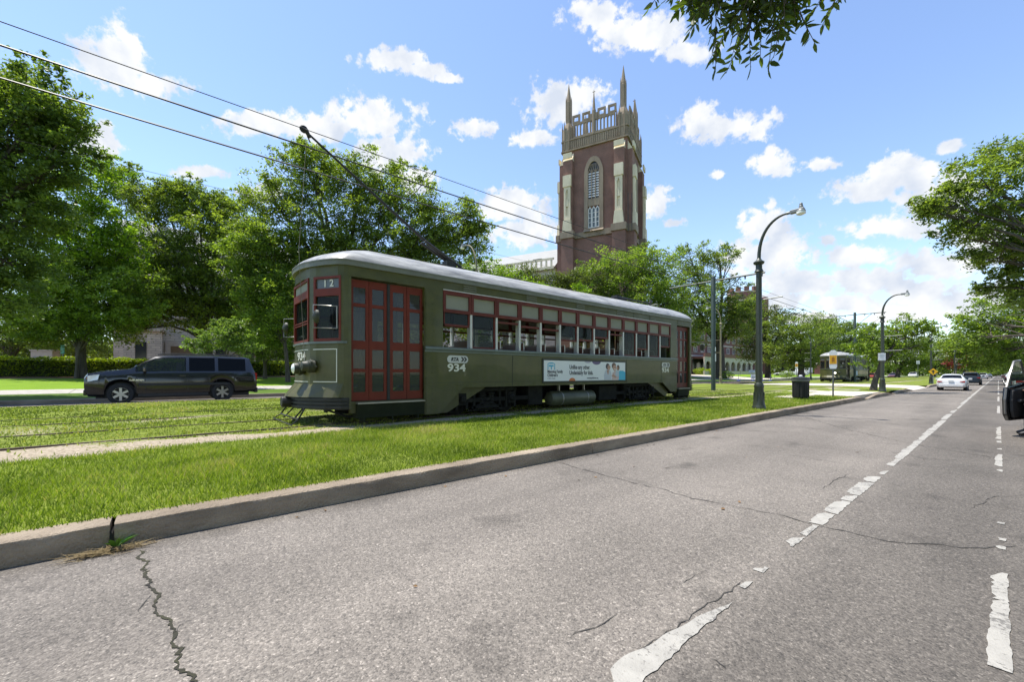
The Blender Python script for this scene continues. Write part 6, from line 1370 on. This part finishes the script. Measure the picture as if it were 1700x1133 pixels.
tree('tree with a dark crown behind the leaning tree', ground_at(1490, 110), Bs(110, (1480,575,36,22),(1520,585,36,24),(1500,600,50,18)), 'deep', .5, 1.4, 56, 1.4, (.40,.17), 27, 3)
tree('grey green tree with thin upper twigs behind the third lamp', ground_at(1550, 130), Bs(130, (1545,575,26,22),(1570,585,30,24),(1530,595,26,20),(1560,605,34,14)), 'olive', .5, 1.6, 50, 1.3, (.46,.2), 28, 4)
tree('red flowering tree at the far end of the avenue', (-4.6, 96, .2), Bs(96, (1592,590,15,14),(1605,600,14,8),(1588,606,13,8)), 'red', .2, .9, 50, 1.5, (.32,.16), 29, 3)
tree('dark tree closing the view above the dark hatchback', ground_at(1600, 190), Bs(190, (1600,600,26,16),(1625,602,26,16),(1640,608,24,12),(1580,605,22,14)), 'deep', .6, 2.2, 56, 1.5, (.6,.28), 30, 2)
# right side of the road
tree('large tree overhanging the road from the right edge', (5.8, 44, .15), Bs(28, (1690,255,52,40),(1625,305,55,38),(1572,340,40,28),(1650,365,60,40),(1720,360,70,60),(1600,395,36,22),(1690,430,50,34),(1640,425,34,24),(1740,470,60,50),(1545,350,18,14),(1690,480,40,30)), 'oak', .36, .62, 56, 1.05, (.21,.095), 31, 7)
tree('second roadside tree on the right below the overhanging one', (5.8, 62, .15), Bs(46, (1690,510,46,36),(1650,540,46,34),(1720,560,60,50),(1615,560,36,26),(1670,585,50,22)), 'mid', .4, .85, 56, 1.4, (.27,.12), 32, 4)
tree('third roadside tree on the right reaching towards the third lamp', (5.8, 84, .15), Bs(70, (1620,570,38,26),(1580,575,26,20),(1650,585,40,26),(1690,590,40,26),(1610,595,30,16)), 'oak', .4, 1.1, 56, 1.5, (.34,.15), 33, 4)
tree('fourth roadside tree on the right, small and dark', (5.8, 120, .15), Bs(105, (1640,595,32,18),(1610,600,26,14),(1680,600,30,20)), 'deep', .4, 1.5, 56, 1.5, (.45,.2), 34, 3)
tree('roadside tree farthest along the right kerb', (5.8, 180, .15), Bs(170, (1640,605,24,12),(1665,605,22,14),(1620,608,18,10)), 'oak', .4, 2.1, 50, 1.5, (.65,.3), 35, 2)
# trees closing the gaps between the buildings, beyond the far walk
for i, (px, d, w, top, lab) in enumerate(((20,52,95,480,'dark shade tree deep behind the hedge at the left edge'),(130,60,70,470,'dark shade tree deep behind the young tree'),(430,58,80,430,'dense tree between the stone building and the streetcar'),(560,62,90,400,'dense tree deep behind the great live oak'),(700,60,90,420,'dense tree behind the middle of the streetcar'),(820,75,60,480,'dense tree under the church nave'),
                                      (1000,80,60,480,'dense tree at the foot of the church tower'),(1110,100,60,470,'dense tree deep behind the thick trunked oak'),(1300,150,50,560,'far tree below the castle like brick tower'),(1240,170,40,520,'far tree in front of the castle like brick tower'),(1370,170,50,545,'far tree before the plain brick block'),(1440,160,50,560,'far tree above the red car'))):
    cy = (top+600)/2; ry = (600-top)/2
    tree(lab, ground_at(px, d), Bs(d, (px,cy-ry*.35,w*.55,ry*.6),(px-w*.5,cy+ry*.25,w*.5,ry*.55),(px+w*.5,cy+ry*.2,w*.5,ry*.55),(px,cy+ry*.55,w*.7,ry*.45)), ('deep','oak','deep')[i%3], .4, d*.018, 60, 1.4, (d*.0052, d*.0023), 60+i, 3)

# hedge behind the walk, and low shrubs
def box_leaves(x0, x1, y0, y1, z0f, h, n, rng):
    y = rng.uniform(y0, y1, n); u = rng.random(n); w = (x1-x0); bulge = .14*np.sin(y*1.7) + .10*np.sin(y*4.1+1)
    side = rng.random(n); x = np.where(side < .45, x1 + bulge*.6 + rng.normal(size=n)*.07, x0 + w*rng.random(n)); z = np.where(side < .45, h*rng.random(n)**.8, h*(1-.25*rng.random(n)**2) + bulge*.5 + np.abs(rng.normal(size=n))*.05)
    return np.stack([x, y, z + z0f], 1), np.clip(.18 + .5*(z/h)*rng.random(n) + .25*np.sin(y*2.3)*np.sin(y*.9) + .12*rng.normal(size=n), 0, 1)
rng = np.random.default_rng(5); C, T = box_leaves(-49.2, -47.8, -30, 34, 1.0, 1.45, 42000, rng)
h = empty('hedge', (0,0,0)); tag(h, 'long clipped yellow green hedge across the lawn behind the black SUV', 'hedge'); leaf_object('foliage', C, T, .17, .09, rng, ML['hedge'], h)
m = MB(); m.box(-49, -48.05, -30, 34, .9, 2.25); m.build('twig_core', mat('hedge_core', (.03,.04,.012), .95, var=.4, vscale=6), h)
def shrub(px, py, d, r, hgt, kind, label, n=900, seed=1, lf=.14):
    rng = np.random.default_rng(seed); p = at(px, py, d); g = far_z(p.x) if p.x < -25 else (ng_z(p.x) if p.x < -4 else .15); root = empty('shrub', (p.x, p.y, g)); tag(root, label, 'shrub')
    d_ = rng.normal(size=(n,3)); d_ /= np.linalg.norm(d_, axis=1)[:,None]; f = .4+.6*rng.random(n)**.5; C = d_*f[:,None]*np.array([r,r,hgt*.55]) + np.array([0,0,hgt*.5])
    leaf_object('foliage', C, rng.uniform(.1,.9,n), lf, lf*.45, rng, ML[kind], root); m = MB()
    for k in range(5): w = 2*math.pi*k/5; m.tube([(0,0,-.1),(.4*r*math.cos(w),.4*r*math.sin(w),hgt*.7)], [.03,.012], 5)
    m.build('stem', M_BARK, root); return root
shrub(1205, 627, 73, 1.4, 1.5, 'lime', 'leafy bush at the foot of the weathered lamp', 900, 2, .22); shrub(1306, 628, 96, 1.6, 1.7, 'deep', 'round dark bush beside the white van', 900, 3, .25)
shrub(1163, 620, 112, 2.0, 1.8, 'hedge', 'bright bush before the arcade next to the end of the streetcar', 900, 4, .3); shrub(1182, 621, 112, 1.8, 1.6, 'hedge', 'second bright bush before the hall arcade', 900, 5, .3)
shrub(1630, 622, 150, 2, 2.2, 'mid', 'bush under the roadside trees far along the right kerb', 700, 6, .3)

# the branch hanging into the top of the picture, from a tree on the right sidewalk
def hanging_branch():
    rng = np.random.default_rng(77); base = Vector((5.4, 6.2, .15)); root = empty('roadside_tree', base); tag(root, 'tree whose leafy branch tips hang into the top of the picture over the road', 'tree')
    tw = MB(); Cn = []; Dn = []
    limb = [Vector((5.4,6.2,2.7)), Vector((3.4,4.4,3.1)), Vector((1.4,2.6,3.1)), Vector((.4,1.85,2.95)), Vector((-.23,1.6,2.86)), Vector((-.72,1.52,2.76))]
    tw.tube([p-base for p in limb], [.09,.06,.035,.02,.012,.006], 8)
    ends = [(1078,12),(1098,6),(1118,24),(1140,12),(1152,44),(1168,26),(1180,60),(1192,84),(1188,118),(1205,122),(1178,100),(1214,98),(1230,70),(1246,112),(1262,96),(1256,54),(1276,118),(1284,96),(1292,60),(1300,84),(1304,36),(1318,20),(1340,48),(1352,70),(1344,28),(1366,40),(1376,22),(1384,8),(1220,40),(1240,24),(1200,20),(1268,30),(1285,10),(1228,92),(1330,6),(1160,4),(1355,10)]
    ends += [(float(rng.uniform(1120,1330)), float(rng.uniform(-60,55))) for _ in range(60)] + [(float(rng.uniform(1080,1385)), float(rng.uniform(-120,5))) for _ in range(45)]
    for (px, py) in ends:
        d = rng.uniform(1.36, 1.62); e = at(px, py, d); k = min(range(3,6), key=lambda i: (limb[i]-e).length); s = limb[k].lerp(limb[max(2,k-1)], rng.random()*.8)
        mid = s.lerp(e, .55) + Vector((rng.normal()*.035, rng.normal()*.035, .05)); pts = [s, s.lerp(mid,.5)+Vector((0,0,.02)), mid, e]; tw.tube([p-base for p in pts], [.004,.003,.002,.001], 5)
        for j in range(21):
            t = 1 - .036*j - .02*rng.random(); q = mid.lerp(e, max(0,(t-.2)/.8)); dr = (e-mid).normalized(); sd = Vector(rng.normal(size=3)); sd = (sd - dr*sd.dot(dr)).normalized()
            lv = (dr*.55 + sd*(.95 if j else .2) + Vector((0,0,-.05))).normalized(); Cn.append(np.array(q - base + lv*.018)); Dn.append(np.array(lv))
    C = np.array(Cn); D = np.array(Dn); n = len(C); b = rng.normal(size=(n,3)); b -= D*(D*b).sum(1)[:,None]; b /= np.linalg.norm(b,axis=1)[:,None]; nn = np.cross(D,b)
    s = rng.uniform(.7,1.25,n)[:,None]; L_ = D*.041*s; W_ = b*.0072*s; F = nn*.003*s; V = np.empty((n,6,3),np.float32); A0 = C - L_*.5
    V[:,0] = A0; V[:,1] = A0+L_*.35+W_+F; V[:,2] = A0+L_*.7+W_*.75+F; V[:,3] = A0+L_; V[:,4] = A0+L_*.7-W_*.75+F; V[:,5] = A0+L_*.35-W_+F
    me = bpy.data.meshes.new('foliage'); fs = []
    for i in range(n): o = 6*i; fs += [(o,o+1,o+2,o+3),(o,o+3,o+4,o+5)]
    me.from_pydata(V.reshape(-1,3).tolist(), [], fs); a = me.attributes.new('tint','FLOAT','FACE'); t = np.repeat(np.clip(rng.uniform(.05,.7,n),0,1),2); a.data.foreach_set('value', t.astype(np.float32)); me.materials.append(ML['near']); me.update()
    o = bpy.data.objects.new('hanging_foliage', me); COL.objects.link(o); o.parent = root
    bl = [((.6,.6,7.6),(2.2,2.2,1.6)),((-1.0,-.6,7.0),(1.8,1.8,1.4)),((1.2,-.9,6.6),(1.8,1.8,1.3))]; C2, T2, _ = crown_points(bl, .5, 50, .9, rng); leaf_object('crown', C2, T2, .15, .06, rng, ML['mid'], root)
    tw.tube([(0,0,-.3),(0,0,.1),(.02,.03,1.8),(0,0,3.3),(.1,.1,5.2),(.4,.4,7.5)], [.34,.25,.2,.17,.12,.05], 12); tw.build('trunk', M_BARK, root, smooth=60)
hanging_branch()

# unseen park oaks added beside and behind the viewer to darken reflections and skylight
for i, (x, y, rz, k, lab) in enumerate(((17, -30, .4, 1.0, 'unseen park oak farthest behind the viewer, added to darken reflections'), (16, -14, 2.1, 1.05, 'unseen park oak behind the viewer, added to darken reflections'), (17.5, 2, 3.6, 1.0, 'unseen park oak beside the viewer, added to darken reflections'),
                                       (16.5, 18, 5.0, 1.05, 'unseen park oak opposite the streetcar, added to darken reflections'), (18, 35, .9, 1.0, 'unseen park oak opposite the litter bin, added to darken reflections'), (17, -48, 4.2, 1.1, 'last unseen park oak far behind the viewer, added to darken reflections'))):
    o = copy_tree(GREAT); o.location = (x, y, .1); o.rotation_euler = (0, 0, rz); o.scale = (k, k, k); o['label'] = lab; o['group'] = 'unseen park oaks added for reflections and skylight'

# far woods that read as one dark green mass at the ends of the avenue
def woods(name, label, spans, d, kind, seed):
    rng = np.random.default_rng(seed); bl = []
    for (x0, x1, top) in spans:
        px = x0
        while px < x1: t = top + rng.uniform(-6, 8); bl.append(B(px, (t+625)/2, rng.uniform(14, 24), (625-t)/2, d + rng.uniform(-12, 12))); px += rng.uniform(13, 20)
    C, T, _ = crown_points(bl, d*.016, 90, 1.7, rng, 0); o = leaf_object(name, C, T, d*.0062, d*.0030, rng, ML[kind]); tag(o, label, 'woods', kind='stuff')
woods('treeline', 'distant dark green woods closing the right end of the avenue', [(1150,1720,596)], 215, 'deep', 91)
woods('treeline', 'shady woods deep behind the hedge and the stone building at left', [(-60,240,560),(400,520,560)], 78, 'deep', 92)
# ------------------------------------------------------------------ grass blades and litter on the ground
def grass(name, n, xr, yr, zf, seed, hgt, wid, material, fall=None):
    rng = np.random.default_rng(seed); x = rng.uniform(*xr, n); y = rng.uniform(*yr, n)
    dist = np.hypot(x, y); p = np.minimum(1, (fall/np.maximum(dist, .1))**1.5) if fall else np.ones(n)
    keep = rng.random(n) < p; x, y, dist = x[keep], y[keep], dist[keep]
    bv = np.array([bare(a, b) for a, b in zip(x, y)]); patch = np.array([nz2(a, b, .55, 21) + .6*nz2(a, b, 2.2, 22) for a, b in zip(x, y)])
    keep = rng.random(len(x)) > np.clip(bv*1.9 - .35, 0, .96); x, y, dist, patch = x[keep], y[keep], dist[keep], patch[keep]; n = len(x)
    z = np.array([zf(a) for a in x]); sc = np.clip(dist/7, 1, 2.4)
    h = hgt*rng.uniform(.45, 1.25, n)*(1 + .45*np.clip(patch, -.8, 1)); w = wid*sc*rng.uniform(.7, 1.3, n); th = rng.uniform(0, 2*np.pi, n); ph = rng.uniform(0, 2*np.pi, n); ln = h*rng.uniform(.2, 1.1, n)
    V = np.empty((n,3,3), np.float32); dx, dy = np.cos(th)*w/2, np.sin(th)*w/2
    V[:,0] = np.stack([x-dx, y-dy, z-.01], 1); V[:,1] = np.stack([x+dx, y+dy, z-.01], 1); V[:,2] = np.stack([x+np.cos(ph)*ln, y+np.sin(ph)*ln, z+h], 1)
    me = bpy.data.meshes.new(name); me.vertices.add(n*3); me.vertices.foreach_set('co', V.ravel()); me.loops.add(n*3); me.loops.foreach_set('vertex_index', np.arange(n*3, dtype=np.int32)); me.polygons.add(n); me.polygons.foreach_set('loop_start', np.arange(0,n*3,3,dtype=np.int32))
    try: me.polygons.foreach_set('loop_total', np.full(n,3,np.int32))
    except Exception: pass
    a = me.attributes.new('tint','FLOAT','FACE'); a.data.foreach_set('value', np.clip((.42 + .8*patch + .28*rng.normal(size=n)), 0, 1).astype(np.float32)); me.materials.append(material); me.update(calc_edges=True); me.validate()
    o = bpy.data.objects.new(name, me); COL.objects.link(o); return o
M_BLADE = leaf_mat('grass_blade', (.090,.140,.012), (.31,.39,.045), (1.3,1.4,.6), .4, .5)
def straw_ramp(m):
    r = [n for n in m.node_tree.nodes if n.type == 'VALTORGB'][0].color_ramp; c = tuple(r.elements[1].color); r.elements[1].position = .84; r.elements[1].color = c; q = r.elements.new(1.0); q.color = (.42,.37,.15,1)
straw_ramp(M_BLADE)
M_BLADE_DRY = leaf_mat('dry_grass_blade', (.092,.128,.016), (.30,.36,.055), (1.3,1.4,.6), .4, .5); straw_ramp(M_BLADE_DRY)
g = grass('grass', 330000, (-7.4, -4.17), (-3, 24), ng_z, 41, .052, .010, M_BLADE, fall=6.0); tag(g, 'lush mown grass between the kerb and the streetcar', 'grass', kind='stuff')
g = grass('grass', 260000, (-19.2, -7.4), (-8, 26), ng_z, 42, .038, .016, M_BLADE_DRY, fall=9.0); tag(g, 'thin mown grass growing over and between the streetcar tracks', 'grass', kind='stuff')
# weeds and dead grass at the broken kerb joint, with the chip out of the concrete
def joint_weeds():
    rng = np.random.default_rng(9); V = []; F = []; T = []
    for i in range(230):
        y = -.30 + abs(rng.normal())*.10 - .10 + rng.normal()*.07; x = -3.96 + abs(rng.normal())*.05 + .02; L_ = rng.uniform(.06,.16); a = rng.uniform(0,2*math.pi); hx = rng.uniform(.0,.04); w = .003
        dx, dy = math.cos(a)*L_, math.sin(a)*L_*1.3; o = len(V); V += [(x-dy*w/L_, y+dx*w/L_, .006+hx*.3), (x+dy*w/L_, y-dx*w/L_, .006+hx*.3), (max(-3.98,x+dx*.6), y+dy, .008+hx)]; F.append((o,o+1,o+2)); T.append(rng.uniform(0,1))
    me = bpy.data.meshes.new('dead_grass'); me.from_pydata(V, [], F); a_ = me.attributes.new('tint','FLOAT','FACE'); a_.data.foreach_set('value', np.array(T,np.float32)); me.materials.append(leaf_mat('straw', (.13,.09,.04), (.30,.23,.11), (1,1,1), .2, .8)); o = bpy.data.objects.new('dead_grass', me); COL.objects.link(o); tag(o, 'tuft of dry grass clippings at the broken kerb joint', 'weeds', kind='stuff')
    w = MB()
    for i in range(13):
        a = rng.uniform(-.6,2.2); L_ = rng.uniform(.07,.15); c = Vector((-3.96,-.27,.01)); d = Vector((math.cos(a)*.6, math.sin(a), .55)).normalized(); e = c + d*L_; s = d.cross(Vector((0,0,1))).normalized()*.011; m_ = c + d*L_*.5 + Vector((0,0,.015))
        w.add([c-s*.4, c+s*.4, m_+s, e, m_-s], [(0,1,2,3,4)])
    o = w.build('weed', mat('weed_green', (.09,.22,.02), .5, var=.1)); tag(o, 'small fresh green weed sprouting from the kerb joint', 'weed')
    d_ = MB(); d_.prism([(-.33,.0),(-.275,.0),(-.292,.10),(-.304,.12),(-.31,.05)], 'yz', -4.15, -3.996); struct(d_.build('kerb_joint', M_DARK))
joint_weeds()
M_DRY = mat('dry_leaf', (.20,.11,.04), .8, var=.3, vscale=20)
rng = np.random.default_rng(31)
for i in range(26):
    x = float(rng.uniform(-3.9,-.2)) if i > 9 else -3.9 + float(abs(rng.normal()))*.12; y = float(rng.uniform(.5, 9)); s = float(rng.uniform(.010,.022)); a = float(rng.uniform(0,6.28)); b = MB()
    b.add([(s*1.6,0,.004),(0,s*.6,.012),(-s*1.6,0,.006),(0,-s*.6,.003)], [(0,1,2),(0,2,3)]); o = b.build('fallen_leaf', M_DRY); o.location = (x, y, .004); o.rotation_euler = (0,0,a); tag(o, 'tiny dry leaf fallen on the asphalt', 'leaf', 'dry leaves scattered on the road')
